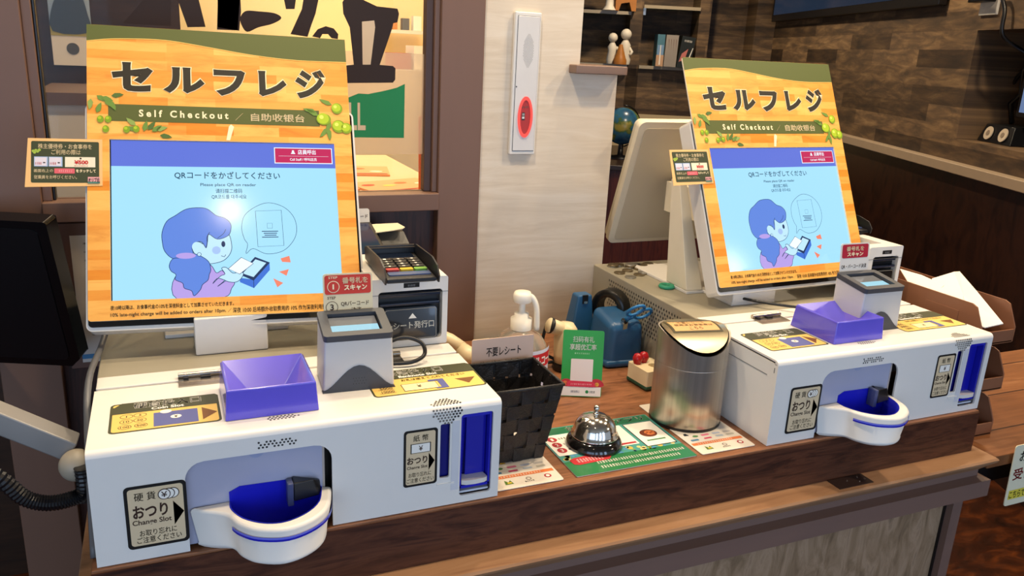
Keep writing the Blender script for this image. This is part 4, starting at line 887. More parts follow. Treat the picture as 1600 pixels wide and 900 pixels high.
s.build('print', t)
# tape dispenser / desk organiser
BP = mat('24557e', .35, noise=.05, name='blue_desk_plastic')
t = empty('tape_dispenser', (.852, .378, .001), 'blue weighted tape dispenser and pen holder beside the perforated side', 'tape dispenser')
def prism(mb, base, top, zs, m):
    n = len(base); vs = [(x, y, 0) for x, y in base] + [(x, y, z) for (x, y), z in zip(top, zs)]
    mb.add(vs, [tuple(range(n))[::-1], tuple(range(n, 2*n))] + [(i, (i+1) % n, n+(i+1) % n, n+i) for i in range(n)], m)
b = MB(); prism(b, [(-.037, -.034), (.036, -.040), (.036, .036), (-.050, .036)], [(-.033, -.034), (.033, -.038), (.033, .034), (-.040, .034)], [.081, .081, .100, .100], BP); b.build('holder', t, bevel=.013, seg=5)
MB().hexa([(-.040, -.037, 0), (.038, -.043, 0), (.038, .039, 0), (-.053, .039, 0)], [(-.040, -.037, .013), (.038, -.043, .013), (.038, .039, .013), (-.053, .039, .013)], BP).build('base', t, bevel=.005, seg=3)
b = MB(); b.hexa([(-.078, .045, 0), (-.020, .045, 0), (-.020, .085, 0), (-.078, .085, 0)], [(-.060, .052, .114), (-.030, .052, .114), (-.030, .078, .114), (-.060, .078, .114)], BP); b.build('cutter_post', t, bevel=.004, seg=3)
MB().box(-.051, -.040, .0495, .0525, .098, .1145, BLACK).box(-.049, -.042, .048, .050, .098, .103, CHROME).build('cutter_notch', t)
t = empty('tape_roll', (.858, .420, .090), 'black tape roll standing in the blue dispenser', 'tape')
MB().lathe([(.022, -.012), (.0235, -.0125), (.036, -.0125), (.0365, -.011), (.0365, .011), (.036, .0125), (.0235, .0125), (.022, .012), (.022, -.012)], mat('100e0c', .3), M=Matrix.Rotation(.5, 3, 'Z') @ Matrix.Rotation(PI/2, 3, 'Y'), capb=False, capt=False).build('roll', t)
t = empty('scissors', (.847, .344, .090), 'scissors with bright blue rubber handles standing in the dispenser', 'scissors')
SB = mat('1f6fa8', .35, noise=.04)
for k, (cu, cv, a) in enumerate(((.003, .026, .3), (.029, .013, .1))):
    pts = []
    for i in range(25):
        th = 2*PI*i/24; pu, pv = .0155*math.cos(th), .0118*math.sin(th); zz_ = cv+pu*math.sin(a)+pv*math.cos(a); pts.append((cu+pu*math.cos(a)-pv*math.sin(a), .004*k-.9*zz_, zz_))
    m = MB(); m.tube(pts, .0028, SB, 10); m.tube([(.0, .004*k, 0), (cu*.45-.001, .004*k-.4*cv, cv*.45+.001)], [.004, .0042], SB, 10); m.build('handle', t)
    MB().hexa([(-.005, .004*k-.001, -.05), (-.001, .004*k-.001, -.05), (-.001, .004*k+.001, -.05), (-.005, .004*k+.001, -.05)], [(-.006, .004*k-.001, 0), (.004, .004*k-.001, 0), (.004, .004*k+.001, 0), (-.006, .004*k+.001, 0)], CHROME).build('blade', t)
MB().cyl((-.002, -.003, -.002), (-.002, .008, -.002), .004, BLACK).build('pivot', t)
# stamp set
t = empty('stamp_box', (.850, .262, .001), 'cream stamp pad box with a green foot beside the steel bin', 'stamp box', None, .1)
b = MB(); b.slab([rr(-.025, -.028, .025, .028, .003), circ(.006, -.004, .009)], TOP((0, 0, .034)), .027, CRp); b.slab([circ(.006, -.004, .0089)], TOP((0, 0, .02)), .002, CRp); b.build('body', t, bevel=.0015); MB().box(-.0255, .0255, -.0285, .0285, 0, .0068, mat('174a34', .4)).build('foot', t, bevel=.002)
for x, y, l in ((-.017, .012, 'left of the two red capped stamps'), (-.002, .016, 'right of the two red capped stamps, nearest the bin')):
    t = empty('name_stamp', (.850+x, .262+y, .0305), l + ' standing in the cream box', 'stamp', 'red capped stamps'); MB().lathe([(.006, 0), (.0065, .006), (.0086, .011), (.0088, .0155), (.0062, .0215), (.0008, .0238)], mat('a8141c', .25), n=20).build('cap', t)
# steel swing-lid bin
t = empty('tabletop_bin', (.832, .124, .0015), 'brushed steel tabletop bin with a domed swing lid', 'bin')
r = .0555; fa = -1.75; fd = Vector((math.cos(fa), math.sin(fa)))
def zd(d): t_ = max(0, (d/r+.15)/1.15); return .152 - .006*max(0, -d/r)**2 - .028*t_**2.0
def ztop(a, k=1.): return zd(r*k*(math.cos(a)*fd.x+math.sin(a)*fd.y))
b = MB(); n = 72; vs = []
for lv_ in range(4):
    for i in range(n):
        a = 2*PI*i/n; rr_ = r-.0035*(1-lv_/3) ; z = (0, .006, .55, 1)[lv_]; zt = ztop(a); vs.append(((r-.0015 if lv_ == 0 else r)*math.cos(a), (r-.0015 if lv_ == 0 else r)*math.sin(a), z*zt if lv_ != 1 else .004))
b.add(vs, [(j*n+i, j*n+(i+1) % n, (j+1)*n+(i+1) % n, (j+1)*n+i) for j in range(3) for i in range(n)], STEEL, True)
vi = [(.95*x, .95*y, z-.0008) for x, y, z in vs[3*n:]]; b.add(vs[3*n:]+vi, [(i, (i+1) % n, n+(i+1) % n, n+i) for i in range(n)], STEEL, False)
vj = [(.94*x, .94*y, z-.012) for x, y, z in vs[3*n:]]; b.add(vi+vj, [(i, (i+1) % n, n+(i+1) % n, n+i) for i in range(n)], BLACK, False); b.add(vs[:n], [tuple(range(n))[::-1]], BLACK); b.build('body', t)  # inner wall black: shade in the lid gap put into the colour
MB().lathe([(r+.0003, .098), (r+.0007, .0985), (r+.0003, .099)], STEEL, n=72, capb=False, capt=False).build('seam_ring', t)
MB().lathe([(r-.003, -.001), (r+.0005, -.001), (r+.0005, .0035)], BLACK, n=60, capt=False).build('rubber_foot', t)
l = MB(); rings = 10; vs = [(0, 0, ztop(0, 0)+.001)]
STL = mat('c8bc9c', .28, 1., noise=.25, nscale=14, name='scuffed_steel_lid')
for j in range(1, rings+1):
    for i in range(n):
        a = 2*PI*i/n; k = .925*j/rings; vs.append((r*k*math.cos(a), r*k*math.sin(a), ztop(a, k)+.001))
l.add(vs, [(0, 1+i, 1+(i+1) % n) for i in range(n)] + [(1+j*n+i, 1+(j+1)*n+i, 1+(j+1)*n+(i+1) % n, 1+j*n+(i+1) % n) for j in range(rings-1) for i in range(n)], STL, True)
ld = l.build('swing_lid', t)
s = MB()
def LF(u, v, w=0):
    rt = Vector((-fd.y, fd.x)); p_ = rt*u + fd*(-v); d = -v
    return Vector((p_.x, p_.y, zd(d) + .0013 + w))
def curved(pts, m, L):
    # cut the flat outline into strips so that it follows the dome
    vs = []; fs = []; u0 = min(p[0] for p in pts); u1 = max(p[0] for p in pts); v0 = min(p[1] for p in pts); v1 = max(p[1] for p in pts); K = 10
    for k in range(K+1):
        v = v0+(v1-v0)*k/K
        for u in (u0, u1): vs.append(LF(u, v, .0002*L))
    s.add(vs, [(2*k, 2*k+1, 2*k+3, 2*k+2) for k in range(K)], m)
curved([(-.041, -.016), (.041, .026)], ink('4a4632'), 1); curved([(-.037, -.0125), (.037, .0225)], ink('d8a870'), 2)
for tx, a0, a1, b0, b1 in (('不要レシート', -.023, .023, .0125, .0205), ('使用済お食事券は', -.032, .032, .0015, .0095), ('こちら', -.011, .011, -.0095, -.0015)):
    V_, F_, a_, b_, c_, d_ = text_mesh(tx, 0); s.add([LF(a0+(x-a_)/(b_-a_)*(a1-a0), b0+(y-c_)/(d_-c_)*(b1-b0), .0007) for x, y in V_], F_, BRN)
s.build('lid_label', ld)
# coins and rubber ring on the right machine
cn = mat('8a7a5c', .3, .8, noise=.1); cs = mat('b0aca0', .3, .8, noise=.1); k = 0
for x, y, hgt in ((.925, .538, 3), (.943, .543, 2), (.940, .503, 1), (.957, .523, 4), (.975, .530, 3), (.968, .508, 2), (.985, .520, 3), (1.008, .535, 2), (.945, .470, 1), (.918, .458, 1), (.914, .490, 1), (.962, .478, 2), (.99, .50, 1)):
    for j in range(hgt):
        MB().lathe([(.0108, 0), (.0112, .0003), (.0112, .0015), (.0108, .0018)], cn if (k % 3) else cs, c=(0, 0, 0), n=24).build('coin', tag=(('bronze' if k % 3 else 'silver') + ' coin in the loose heap on the right machine lid', 'coin', 'coins heaped on the right machine lid')).location = (x+.0012*math.sin(k), y+.001*math.cos(k*2), .1348+.00185*j); k += 1
rg = MB(); rg.lathe([(.006, 0), (.0135, 0), (.0155, .003), (.0135, .0065), (.008, .007), (.006, .005), (.006, 0)], mat('2f9670', .5, noise=.05), n=32, capb=False, capt=False)
ro = rg.build('rubber_ring', tag=('green rubber ring lying on the right machine lid', 'ring')); ro.location = (.949, .377, .1348)
sheet([[(.972, .50, .1365), (1.02, .50, .1365)], [(.985, .545, .1375), (1.04, .55, .1375)]], 'pale slip under the coins on the right machine', .0008, 'paper_slip', mat('d8d0bc', .7), None)
# ------------------------------------------------------------------ left: monitor on an arm
t = empty('arm_monitor', (-.12, .5, .10), 'large black monitor back at the left photo edge, on a grey arm', 'monitor')
BM = mat('08080a', .18, noise=0, name='black_gloss')
TRc, BRc = Vector((-.062, .42, .289)), Vector((-.042, .47, .052)); t.location = (-.16, .53, BRc.z)
Yv = (TRc-BRc); HH = Yv.length; Yv.normalize(); Xv = Vector((math.cos(-.4), math.sin(-.4), 0)); Xv = (Xv - Yv*Xv.dot(Yv)).normalized()
F = Frame(BRc - Xv*.34 - t.location, Xv, Yv); m = MB(); m.slab([[(0, 0), (.326, 0), (.34, .014), (.34, HH-.002), (.336, HH), (0, HH)]], F, .028, BM); m.build('shell', t, bevel=.004)
MB().slab([rr(.02, .012, .325, HH-.012, .01)], F.shift(0, 0, .0012), .0012, mat('0a0a0d', .3, noise=0)).build('back_plate', t)
t = empty('support_arm', (-.0205, .115, .001), 'grey metal monitor arm leading left from a ball joint', 'monitor arm')
AG = mat('8d8a86', .4, .2, noise=.04)
a0 = Vector((-.004, .012, .082)); a1 = Vector((-.175, .02, .196))
def bar(mb, p, q, w, h, m):
    d = (q-p).normalized(); sd = d.cross(Vector((0, 0, 1))).normalized(); up = sd.cross(d)
    mb.hexa([p-sd*w-up*h, q-sd*w-up*h, q+sd*w-up*h, p+sd*w-up*h], [p-sd*w+up*h, q-sd*w+up*h, q+sd*w+up*h, p+sd*w+up*h], m)
b = MB(); bar(b, a0, a1, .015, .0125, AG); b.build('beam', t, bevel=.002)
MB().sphere((0, -.012, .071), .0185, mat('a59a86', .45)).build('ball_joint', t); MB().cyl((0, .03, 0), (0, .03, .07), .006, BLACK).build('post', t)
cpts = []; key = [(-.19, .165), (-.13, .11), (-.094, .0765), (-.073, .0475), (-.052, .036), (-.0295, .036), (-.0135, .044), (-.0125, .075)]
for i in range(len(key)-1):
    g = lambda k: key[min(max(k, 0), len(key)-1)]
    for j_ in range(14):
        t_ = j_/14; p0, p1, p2, p3 = g(i-1), g(i), g(i+1), g(i+2)
        q_ = [.5*((2*p1[k]) + (-p0[k]+p2[k])*t_ + (2*p0[k]-5*p1[k]+4*p2[k]-p3[k])*t_*t_ + (-p0[k]+3*p1[k]-3*p2[k]+p3[k])*t_**3) for k in range(2)]; cpts.append((q_[0], .082, q_[1]+.005))
MB().tube(cpts, [.0092 if i % 2 else .0080 for i in range(len(cpts))], mat('0c0c10', .3, noise=0), 12, False).build('corrugated_cable', tag=('black corrugated cable sagging below the grey arm', 'cable'))
MB().tube(smooth3([(-.004, .02, .0), (-.0065, .10, .09), (-.006, .17, .145), (.004, .30, .15), (.018, .40, .185), (.02, .46, .22)]), .004, mat('5a5a5c', .4), 10).build('grey_cable', tag=('grey cable running up the left side of the left machine', 'cable'))
# notice board papers behind the left monitor
t = empty('wall_notice', (-.055, WALL_Y+.008, .03), 'white paper notice with a blue band on the dark panel under the window', 'notice')
MB().box(-.012, .30, .0, .003, -.02, .225, mat('6a4a3e', .5)).build('backing', t, bevel=.001)
s = MB(); A = Art(s, FRONT((0, -.0002, 0))); A.rect(.005, -.01, .28, .205, ink('dad4cc'), 1); A.rect(.005, -.004, .28, .004, ink('4a88b8'), 2)
for j in range(12): A.scribble(.022, .19-.014*j, .12, .193-.014*j, ink('8a8680'), 2, 14, j)
s.build('sheet', t)
# ------------------------------------------------------------------ emergency phone panel on the white wall
t = empty('alarm_panel', (.6915, WALL_Y, .3615), 'tall white wall alarm panel with speaker holes and red ring', 'alarm panel')
MB().box(0, .052, -.010, -.0005, 0, .2545, mat('d8d4cc', .4)).build('frame', t, bevel=.002)
MB().box(.0055, .0485, -.0118, -.0100, .0075, .2475, mat('cfccc8', .35)).build('door_panel', t, bevel=.0008); MB().box(.005, .049, -.0104, -.0099, .0068, .2482, BLACK).build('door_gap', t)
s = MB(); Fp = FRONT((0, -.0119, 0)); DD = mat('5a5652', .6)
for j in range(-13, 14):
    for i in range(-4, 5):
        x, y = i*.0024+(.0012 if j % 2 else 0), j*.0022
        if (x/.0105)**2+(y/.029)**2 < 1: s.slab([circ(.0275+x, .188+y, .0006, 6)], lambda a, b_, w: Fp(a, b_, .0002+w), 0, DD)
s.build('speaker_holes', t); s = MB(); s.slab([circ(.0275, .0695, .0148, 40, .0375), circ(.0275, .0695, .0105, 40, .031)], Fp.shift(0, 0, .002), .004, glow('ff4a3a', 1.0, .4)); s.build('red_ring', t)
s = MB(); s.slab([circ(.0275, .0695, .0105, 40, .031)], Fp.shift(0, 0, .0005), .001, mat('a82418', .4)); A = Art(s, Fp.shift(0, 0, .0006)); A.rect(.0205, .064, .0265, .078, ink('303030'), 1); A.rect(.0212, .0665, .0258, .0705, ink('d0d0d0'), 2); A.rect(.0212, .072, .0258, .0765, ink('909090'), 2); A.text('強く押す', .0205, .086, .033, .0895, WHT, 1); s.build('button', t)
MB().lathe([(.0012, 0), (.0012, .001)], BLACK, c=(.0068, -.0125, .124), M=Matrix.Rotation(PI/2, 3, 'X'), n=10).build('lock', t)
# ------------------------------------------------------------------ far right: stone wall, shelves, cabinet, globe
DR = Vector((.3863, .9224, 0)); DB = Vector((.9224, -.3863, 0)); R0 = Vector((3.066, 1.185, 0)); C0 = Vector((4.33, 4.19, 0))
rzR = math.atan2(DR.y, DR.x); rzB = math.atan2(DB.y, DB.x)
def inframe(o, loc, rz): o.location = loc; o.rotation_euler.z = rz; return o
# right wall, local x runs away from the camera, local y points into the room
w = MB(); F = Frame((0, 0, 0), (-1, 0, 0), (0, 0, 1))
w.slab([[(-3.27, .145), (2.2, .145), (2.2, CEIL), (-3.27, CEIL)], [(-.566+.04, .268), (.25, .268), (.25, .718), (-.566+.04, .718)]], F, .3, stone_m)
w.box(-.25, .53, -.3, -.29, .26, .73, stone_m)
struct(inframe(w.build('wall_right'), R0, rzR))
ww = wood('dark_wainscot', ['140a06', '24130b', '331c10', '1e0f08'], (3, 3, 1.5), nscale=3, rough=.35)
struct(inframe(MB().box(-2.2, 3.27, -.3, .02, FLOOR, .135, ww).build('wall_right_wainscot'), R0, rzR))
struct(inframe(MB().box(-2.2, 3.27, -.1, .05, .132, .175, mat('a8937a', .45, noise=.06)).build('trim_4', bevel=.004), R0, rzR))
w = MB(); w.box(-3.2, 0, .25, .35, FLOOR, CEIL, stone_m)                     # back of the niche
for x0, x1 in ((-1.075, -.985), (-.57, -.485), (-1.9, -1.50), (-.15, 0)): w.box(x0, x1, 0, .26, .12, CEIL, stone_m)
w.box(-3.2, 0, .0, .26, .12, .455, stone_m)
struct(inframe(w.build('wall_niche'), C0, rzB))
struct(inframe(MB().box(-3.2, 0, -.03, .0, -.5, .122, mat('cdb88f', .6, noise=.05)).build('trim_5'), C0, rzB))
GL = mat('9aa890', .1, noise=.02, spec=.8)
def shelf(x0, x1, z, label):
    t = empty('glass_shelf', C0, label, 'shelf', 'glass shelves in the stone niche', rzB); MB().box(x0, x1, -.02, .25, z-.02, z, GL).build('pane', t); MB().box(x0, x1, -.024, -.02, z-.022, z+.001, mat('a89a80', .3)).build('front_edge', t)
    MB().box(x0+.02, x0+.05, .2, .25, z-.06, z-.02, CHROME).build('bracket', t)
shelf(-1.50, -1.075, .853, 'upper left glass shelf with the white vase figure'); shelf(-.985, -.57, .905, 'upper right glass shelf above the books'); shelf(-1.50, -1.075, .478, 'lower left glass shelf under the white figures'); shelf(-.985, -.57, .478, 'lower right glass shelf carrying the books')
pw = mat('e8e0d0', .5, noise=.04); pb = mat('b0702c', .5, noise=.2)
def onshelf(name, s_, z, label, cat, grp=None):
    p_ = C0 + DB*s_ + Vector((DB.y, -DB.x, 0))*(-.06)*-1; return empty(name, (p_.x-.0, p_.y, z), label, cat, grp, rzB)
t = onshelf('column_ornament', -1.245, .855, 'white fluted column ornament on the upper left shelf', 'ornament'); MB().lathe([(.05, 0), (.03, .03), (.026, .1), (.05, .14), (.055, .2)], pw, n=20).build('column', t)
t = onshelf('arch_ornament', -1.13, .855, 'brown arched building ornament on the upper left shelf', 'ornament'); m = MB(); m.slab([[(-.07, 0), (-.045, 0), (-.03, .05), (.03, .06), (.05, .0), (.08, 0), (.08, .11), (.0, .14), (-.07, .08)]], FRONT((0, 0, 0)), .05, pb); m.build('arch', t)
def statue(x, sc, label):
    t = onshelf('white_figure', x, .48, label, 'figurine', 'white figures on the lower shelf')
    MB().lathe([(.035, 0), (.04, .03), (.03, .09), (.034, .12), (.016, .15)], pw, n=20).build('torso', t).scale = (sc, sc, sc)
    MB().sphere((0, 0, .185), .034, pw).build('head', t).scale = (sc, sc, sc)
    MB().tube([(.03, -.01, .12), (.05, -.02, .09), (.035, -.035, .07)], .01, pw).build('arm', t)
statue(-1.2, 1., 'round headed white figure, left one on the lower shelf'); statue(-1.105, 1.15, 'taller white figure beside the stone column')
t = onshelf('wooden_ornament', -1.145, .48, 'orange brown carved ornament in front of the white figures', 'ornament'); m = MB(); m.lathe([(.05, 0), (.05, .03), (.04, .05), (.03, .08), (.012, .14)], pb, c=(0, -.06, 0), n=14); m.build('carving', t)
def book(x, wd, lean, label, cols):
    t = onshelf('book', x, .48, label, 'book', 'books on the lower right shelf'); R = Matrix.Rotation(lean, 3, 'Y')
    MB().box(0, wd, -.02, .12, 0, .225, cols[0], M=R).build('cover', t); m = MB(); G = Frame(R @ Vector((0, -.0205, 0)), R @ Vector((1, 0, 0)), R @ Vector((0, 0, 1))); A = Art(m, G, .0004)
    if cols[1] == 'a': A.rect(0, 0, wd, .08, ink('c8a080'), 1); A.rect(wd*.1, .08, wd*.9, .15, ink('7a9ac0'), 1); A.poly([(wd*.4, .01), (wd*.6, .01), (wd*.55, .15), (wd*.45, .15)], WHT, 2)
    if cols[1] == 'b':
        for q_ in range(4): A.poly([(wd*(.2+.2*q_), .20), (wd*(.24+.2*q_), .19), (wd*(.28+.2*q_), .12-.01*q_)], ink('6a2020'), 1)
    if cols[1] == 'c': A.scribble(wd*.2, .185, wd*.8, .2, WHT, 1, 6, 4); A.poly([(wd*.1, .04), (wd*.5, .06), (wd*.6, .14), (wd*.2, .1)], ink('c87870'), 1); A.poly([(wd*.7, .05), (wd*.8, .05), (wd*.95, .15), (wd*.9, .15)], WHT, 1)
    m.build('cover_print', t)
book(-.875, .055, 0, 'blue spined upright book beside the grey one', (mat('4c7a8c', .5), 'a')); book(-.815, .09, .02, 'grey covered upright book between the other two', (mat('9a9188', .5), 'b')); book(-.72, .1, .12, 'dark leaning cookery book with a food photo', (mat('1c2018', .4), 'c'))
# low cabinet with the globe
t = empty('low_cabinet', C0+Vector((0, 0, FLOOR)), 'dark red wood cabinet along the stone niche wall, behind the right machine', 'cabinet', None, rzB)
MB().box(-2.3, -.3, -1.2, -.035, z0-.15, z0-.118, mat('2c1a12', .35, noise=.1)).build('top', t, bevel=.004); MB().box(-2.3, -.3, -1.16, -.035, 0, z0-.15, wood('red_slats', ['30100a', '4c1c10', '602818', '3c140c'], (12, 12, .6), nscale=4, rough=.35)).build('body', t)
gp = CAMP + Vector((math.sin(.538), math.cos(.538), 0))*5.55
t = empty('globe', (gp.x, gp.y, -.118), 'desk globe with blue oceans on a black stand', 'globe')
gmt, nt, p = new_mat('globe_map'); nz = nt.nodes.new('ShaderNodeTexNoise'); nz.inputs['Scale'].default_value = 9; nz.inputs['Detail'].default_value = 5; r_ = ramp(nt, [(.35, '1f4a70'), (.5, '356a8a'), (.54, '4a6a40'), (.62, 'a89a48')])
tc = nt.nodes.new('ShaderNodeTexCoord'); nt.links.new(tc.outputs['Object'], nz.inputs['Vector']); nt.links.new(nz.outputs['Fac'], r_.inputs[0]); nt.links.new(r_.outputs[0], p.inputs['Base Color']); p.inputs['Roughness'].default_value = .25
MB().sphere((0, 0, .21), .122, gmt).build('sphere', t); MB().lathe([(.09, 0), (.09, .012), (.02, .02), (.016, .1)], BLACK).build('stand', t)
MB().tube([(.135*math.sin(a), 0, .21-.135*math.cos(a)) for a in [i*PI/14 for i in range(15)]], .005, BLACK).build('meridian_arm', t)
# things on the right wall (local x away from camera, y into the room)
def onwall(name, s_, z, label, cat): 
    p_ = R0 + DR*s_; return empty(name, (p_.x, p_.y, z), label, cat, None, rzR)
t = onwall('wall_television', .80, .83, 'black flat television high on the stone wall', 'television'); MB().box(0, 2.4, .01, .05, 0, .7, BLACK).build('housing', t, bevel=.004); MB().box(.04, 2.36, .05, .052, .045, .66, glow('16304a', .5)).build('screen', t)
t = onwall('wall_outlet', .40, .775, 'white wall outlet with a black adapter on the stone wall', 'outlet'); MB().box(0, .125, .0, .012, 0, .22, mat('d8d4c8', .4)).build('plate', t, bevel=.003)
t = onwall('power_adapter', .41, .87, 'black power adapter plugged into the wall outlet', 'adapter'); MB().box(0, .13, .0125, .06, -.045, .0, BLACK).build('body', t, bevel=.004)
MB().tube(smooth3([(0, .04, -.02), (-.06, .04, -.02), (-.10, .03, -.08), (-.11, .02, -.18), (-.10, -.1, -.24), (-.0, -.2, -.26), (.1, -.2, -.33), (.2, -.2, -.5), (.16, -.2, -.58)]), .008, BLACK).build('cord', t)
t = onwall('tablet', .08, .395, 'tablet glowing bluish in the dark wall recess', 'tablet'); Gt = Frame((.24, -.12, 0), (-1, .1, 0), (0, 0, 1)); MB().slab([rr(-.02, -.01, .40, .18, .01)], Gt, .012, BLACK).build('case', t)
m = MB(); A = Art(m, Gt, .0006); A.rect(0, .008, .38, .165, glow('7088b4', .7), 1); A.rect(.02, .06, .07, .155, glow('c0d4ec', .8), 2); A.rect(.09, .02, .36, .13, glow('8094bc', .7), 2); m.build('screen', t)
MB().box(.0, .2, -.2, -.14, -.127, .0, BLACK).build('stand', t)
t = onwall('desktop_speaker', .38, .2685, 'black box speaker with two pale cones in the wall recess', 'speaker'); MB().hexa([(-.11, -.2, 0), (.13, -.2, 0), (.13, -.08, 0), (-.11, -.08, 0)], [(-.09, -.2, .075), (.11, -.2, .075), (.11, -.1, .075), (-.09, -.1, .075)], BLACK).build('box', t, bevel=.004)
for x in (-.045, .06): m = MB(); Gs = Frame((x, -.087, .038), (-1, 0, 0), (0, -.26, 1)); m.slab([circ(0, 0, .028)], Gs.shift(0, 0, .004), .004, mat('c8b8a0', .4)); m.slab([circ(0, 0, .011)], Gs.shift(0, 0, .006), .002, mat('8a7a68', .4)); m.build('cone', t)
MB().tube([(.1, -.2, .08), (.14, -.2, .16), (.08, -.2, .2), (.1, -.2, .3), (.0, -.2, .38)], .01, BLACK).build('wires', t)
# ------------------------------------------------------------------ beyond the window
t = empty('wall_shelf', (.84, 2.19, .585), 'small white wall shelf with jars in the room beyond the glass', 'shelf'); MB().box(0, .16, -.10, -.001, 0, .012, mat('d8d0c0', .5)).build('board', t)
for i, (x, w_, h_, c_) in enumerate(((.01, .016, .06, 'b07038'), (.045, .016, .055, 'c08040'), (.08, .025, .04, '5a5a58'), (.12, .03, .05, 'e8e0d0'))):
    MB().box(.84+x, .84+x+w_, 2.12, 2.15, .598, .598+h_, mat(c_, .5)).build('storage_box', tag=(('amber jar', 'orange jar', 'grey tin', 'white carton')[i]+' on the small shelf beyond the glass', 'container'))
t = empty('far_worktop', (.5, 2.0, FLOOR), 'pale counter with cartons beyond the glass', 'counter'); MB().box(0, .58, -.25, .18, 0, z0+.47, mat('e0d0b0', .6)).build('body', t)
for i, (x, w_, h_, c_) in enumerate(((.80, .06, .05, 'a04038'), (.87, .06, .075, 'e4dcc8'), (.94, .05, .06, 'c8a080'), (1.0, .06, .09, 'e8e0d0'))):
    MB().box(x, x+w_, 1.8, 1.9, .471, .471+h_, mat(c_, .5)).build('carton', tag=(('red', 'white', 'tan', 'tall cream')[i]+' carton on the far counter beyond the glass', 'carton'))
t = empty('menu_table', (.42, 1.0, FLOOR), 'pale table behind the glass with menus on it', 'table'); MB().box(-.25, .24, -.28, .35, z0+.225, z0+.255, mat('d8b890', .5)).build('tabletop', t); 
for x, y in ((-.24, -.27), (.20, -.27), (-.24, .31), (.20, .31)): MB().box(x, x+.03, y, y+.03, 0, z0+.225, frame_brown).build('leg', t)
def menu(x, y, rz, label, k):
    t = empty('menu_sheet', (x, y, .2555), label, 'menu', 'menus on the table behind the glass', rz); m = MB(); m.box(-.09, .09, -.065, .065, 0, .004, ink('e8a070')); m.build('booklet', t); m = MB(); A = Art(m, TOP((0, 0, .004)), .0003)
    for i, c_ in enumerate(('c84830', 'e0c060', 'd87040', 'f0e0c0')): A.circle(-.06+.04*i, .02-.02*(i % 2)*k, .015, ink(c_), 1, .01)
    A.rect(-.085, -.06, .085, -.05, ink('a03020'), 1); m.build('print', t)
menu(.555, .84, .3, 'orange menu booklet nearest the window corner', 1); menu(.50, 1.06, -.2, 'orange menu booklet left of the corner one', 2); menu(.37, .86, .1, 'orange menu booklet half hidden by the sign board', 1)
t = empty('menu_stand', (.612, .77, .2555), 'narrow orange standing menu at the window frame', 'sign'); Fm = leanframe((-.03, 0, 0), 0, .05); MB().slab([rr(0, 0, .06, .155, .003)], Fm, .003, ink('d86830')).build('panel', t); m = MB(); A = Art(m, Fm, .0003); A.rect(.004, .085, .056, .15, ink('f0d0a0'), 1); A.circle(.015, .12, .010, ink('e0a030'), 2); A.circle(.012, .085, .008, ink('6a9a40'), 3)
for k in range(3): A.scribble(.006, .06-.022*k, .03, .068-.022*k, ink('7a2010'), 2, 4, k)
m.build('print', t)
t = empty('wall_poster', (-.135, 1.494, .46), 'tall poster of a seated person on the brown wall beyond the glass', 'poster'); m = MB(); m.slab([[(0, 0), (.09, 0), (.09, .45), (0, .45)]], FRONT((0, 0, 0)), .003, ink('8a9498')); A = Art(m, FRONT((0, 0, 0)), .001)
A.rect(0, 0, .09, .07, ink('c8b8a0'), 1); A.rect(0, .07, .09, .1, ink('9a8a50'), 2); A.poly(cr([(.005, .08), (.01, .14), (.04, .19), (.07, .18), (.085, .12), (.085, .08)], 3), ink('3a444e'), 3); A.circle(.045, .21, .02, ink('c89a78'), 4, .026); A.circle(.045, .225, .023, ink('3a2a20'), 3, .022); A.circle(.045, .04, .014, ink('4a4a48'), 2); m.build('sheet', t)
t = empty('far_bin_cabinet', (-.125, 1.27, FLOOR), 'white box cabinet with a dark top beyond the glass', 'cabinet'); MB().box(0, .25, -.15, .15, 0, z0+.395, mat('c8bca8', .5)).build('body', t); MB().box(-.015, .265, -.17, .17, z0+.395, z0+.42, mat('5a4436', .5)).build('lid', t)
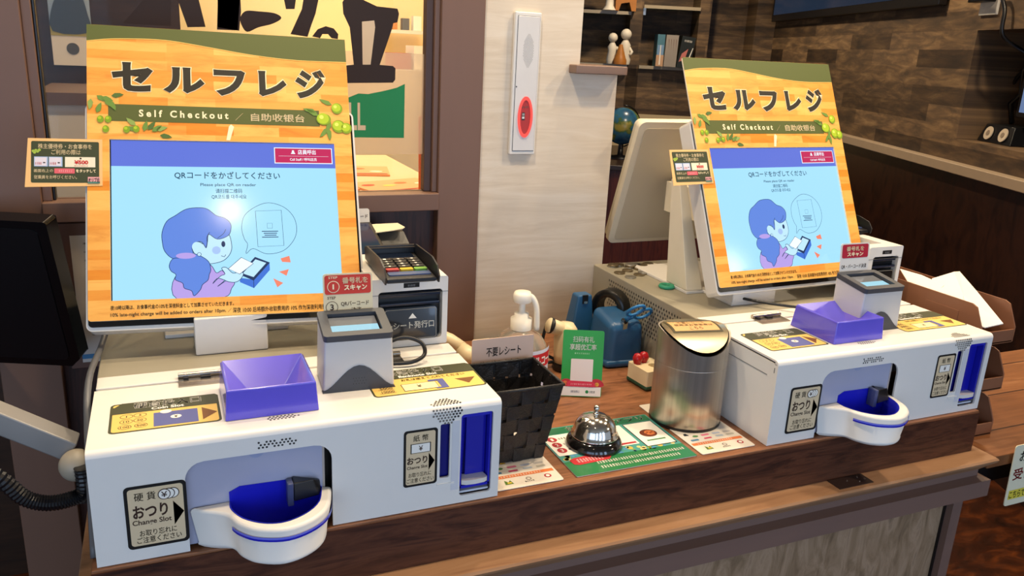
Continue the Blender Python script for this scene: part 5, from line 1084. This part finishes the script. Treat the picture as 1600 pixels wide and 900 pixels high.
# ------------------------------------------------------------------ light
def area(loc, rot, sx, sy, e, col):
    d = bpy.data.lights.new('area', 'AREA'); d.shape = 'RECTANGLE'; d.size = sx; d.size_y = sy; d.energy = e; d.color = col
    o = bpy.data.objects.new('area_light', d); COL.objects.link(o); o.location = loc; o.rotation_euler = rot; return o
def spot(loc, e, col, r=.04, ang=2.2, blend=.6):
    d = bpy.data.lights.new('spot', 'SPOT'); d.energy = e; d.color = col; d.shadow_soft_size = r; d.spot_size = ang; d.spot_blend = blend
    o = bpy.data.objects.new('down_spot', d); COL.objects.link(o); o.location = loc; return o
WARM = (1, .80, .56); DAY = (.50, .69, 1.)
for x, y, e in ((.30, .035, 36), (1.30, .035, 36), (1.0, .45, 32), (.15, .45, 14)): spot((x, y, 1.6), e, WARM)
spot((.07, -1.0, 1.6), 3, WARM, .035)
for q_, e, rad in (((3.76, -1.83, 1.6), 11, .085), ((3.43, -1.91, 1.6), 11, .085)):
    d_ = bpy.data.lights.new('ceiling_lamp', 'POINT'); d_.energy = e; d_.color = (1, .88, .7); d_.shadow_soft_size = rad; o_ = bpy.data.objects.new('ceiling_lamp', d_); COL.objects.link(o_); o_.location = q_
for x_, e_ in ((-1.5, 9), (-.45, 10), (.75, 13), (1.9, 20)): area((x_, -3.6, .6), (PI/2, 0, 0), .62, 1.9, e_, DAY)                       # unseen daylight panels behind the camera, set apart to streak the steel
area((-1.9, -2.6, .5), (PI/2, 0, -.9), 1.2, 1.8, 14, DAY)
for x, y, e in ((2.6, 2.2, 60), (3.2, 3.7, 60), (2.5, .7, 45), (2.0, -.2, 40), (-.9, .1, 14)): spot((x, y, 1.6), e, WARM, .05, 2.6)  # the spots over the right-hand floor are added to brighten it
area((.5, 1.5, 1.6), (0, 0, 0), .8, .9, 24, (1, .86, .62))                 # the lit room beyond the glass
area((.0, 1.0, 1.6), (0, 0, 0), .5, .4, 5, (1, .86, .62))
wd = bpy.data.worlds.new('World'); SC.world = wd; wd.use_nodes = True
bg = wd.node_tree.nodes['Background']; bg.inputs[0].default_value = (.72, .83, 1, 1); bg.inputs[1].default_value = .45
# ------------------------------------------------------------------ camera
cd = bpy.data.cameras.new('camera'); cam = bpy.data.objects.new('camera', cd); COL.objects.link(cam)
cd.sensor_width = 36; cd.lens = FPX*36/1600; cd.clip_start = .01
M = Matrix((CR, CU, -CF)).transposed().to_4x4(); M.translation = CAMP; cam.matrix_world = M
SC.camera = cam
SC.view_settings.view_transform = 'Standard'; SC.view_settings.look = 'None'; SC.view_settings.gamma = 1; SC.view_settings.exposure = .2; SC.view_settings.use_curve_mapping = False
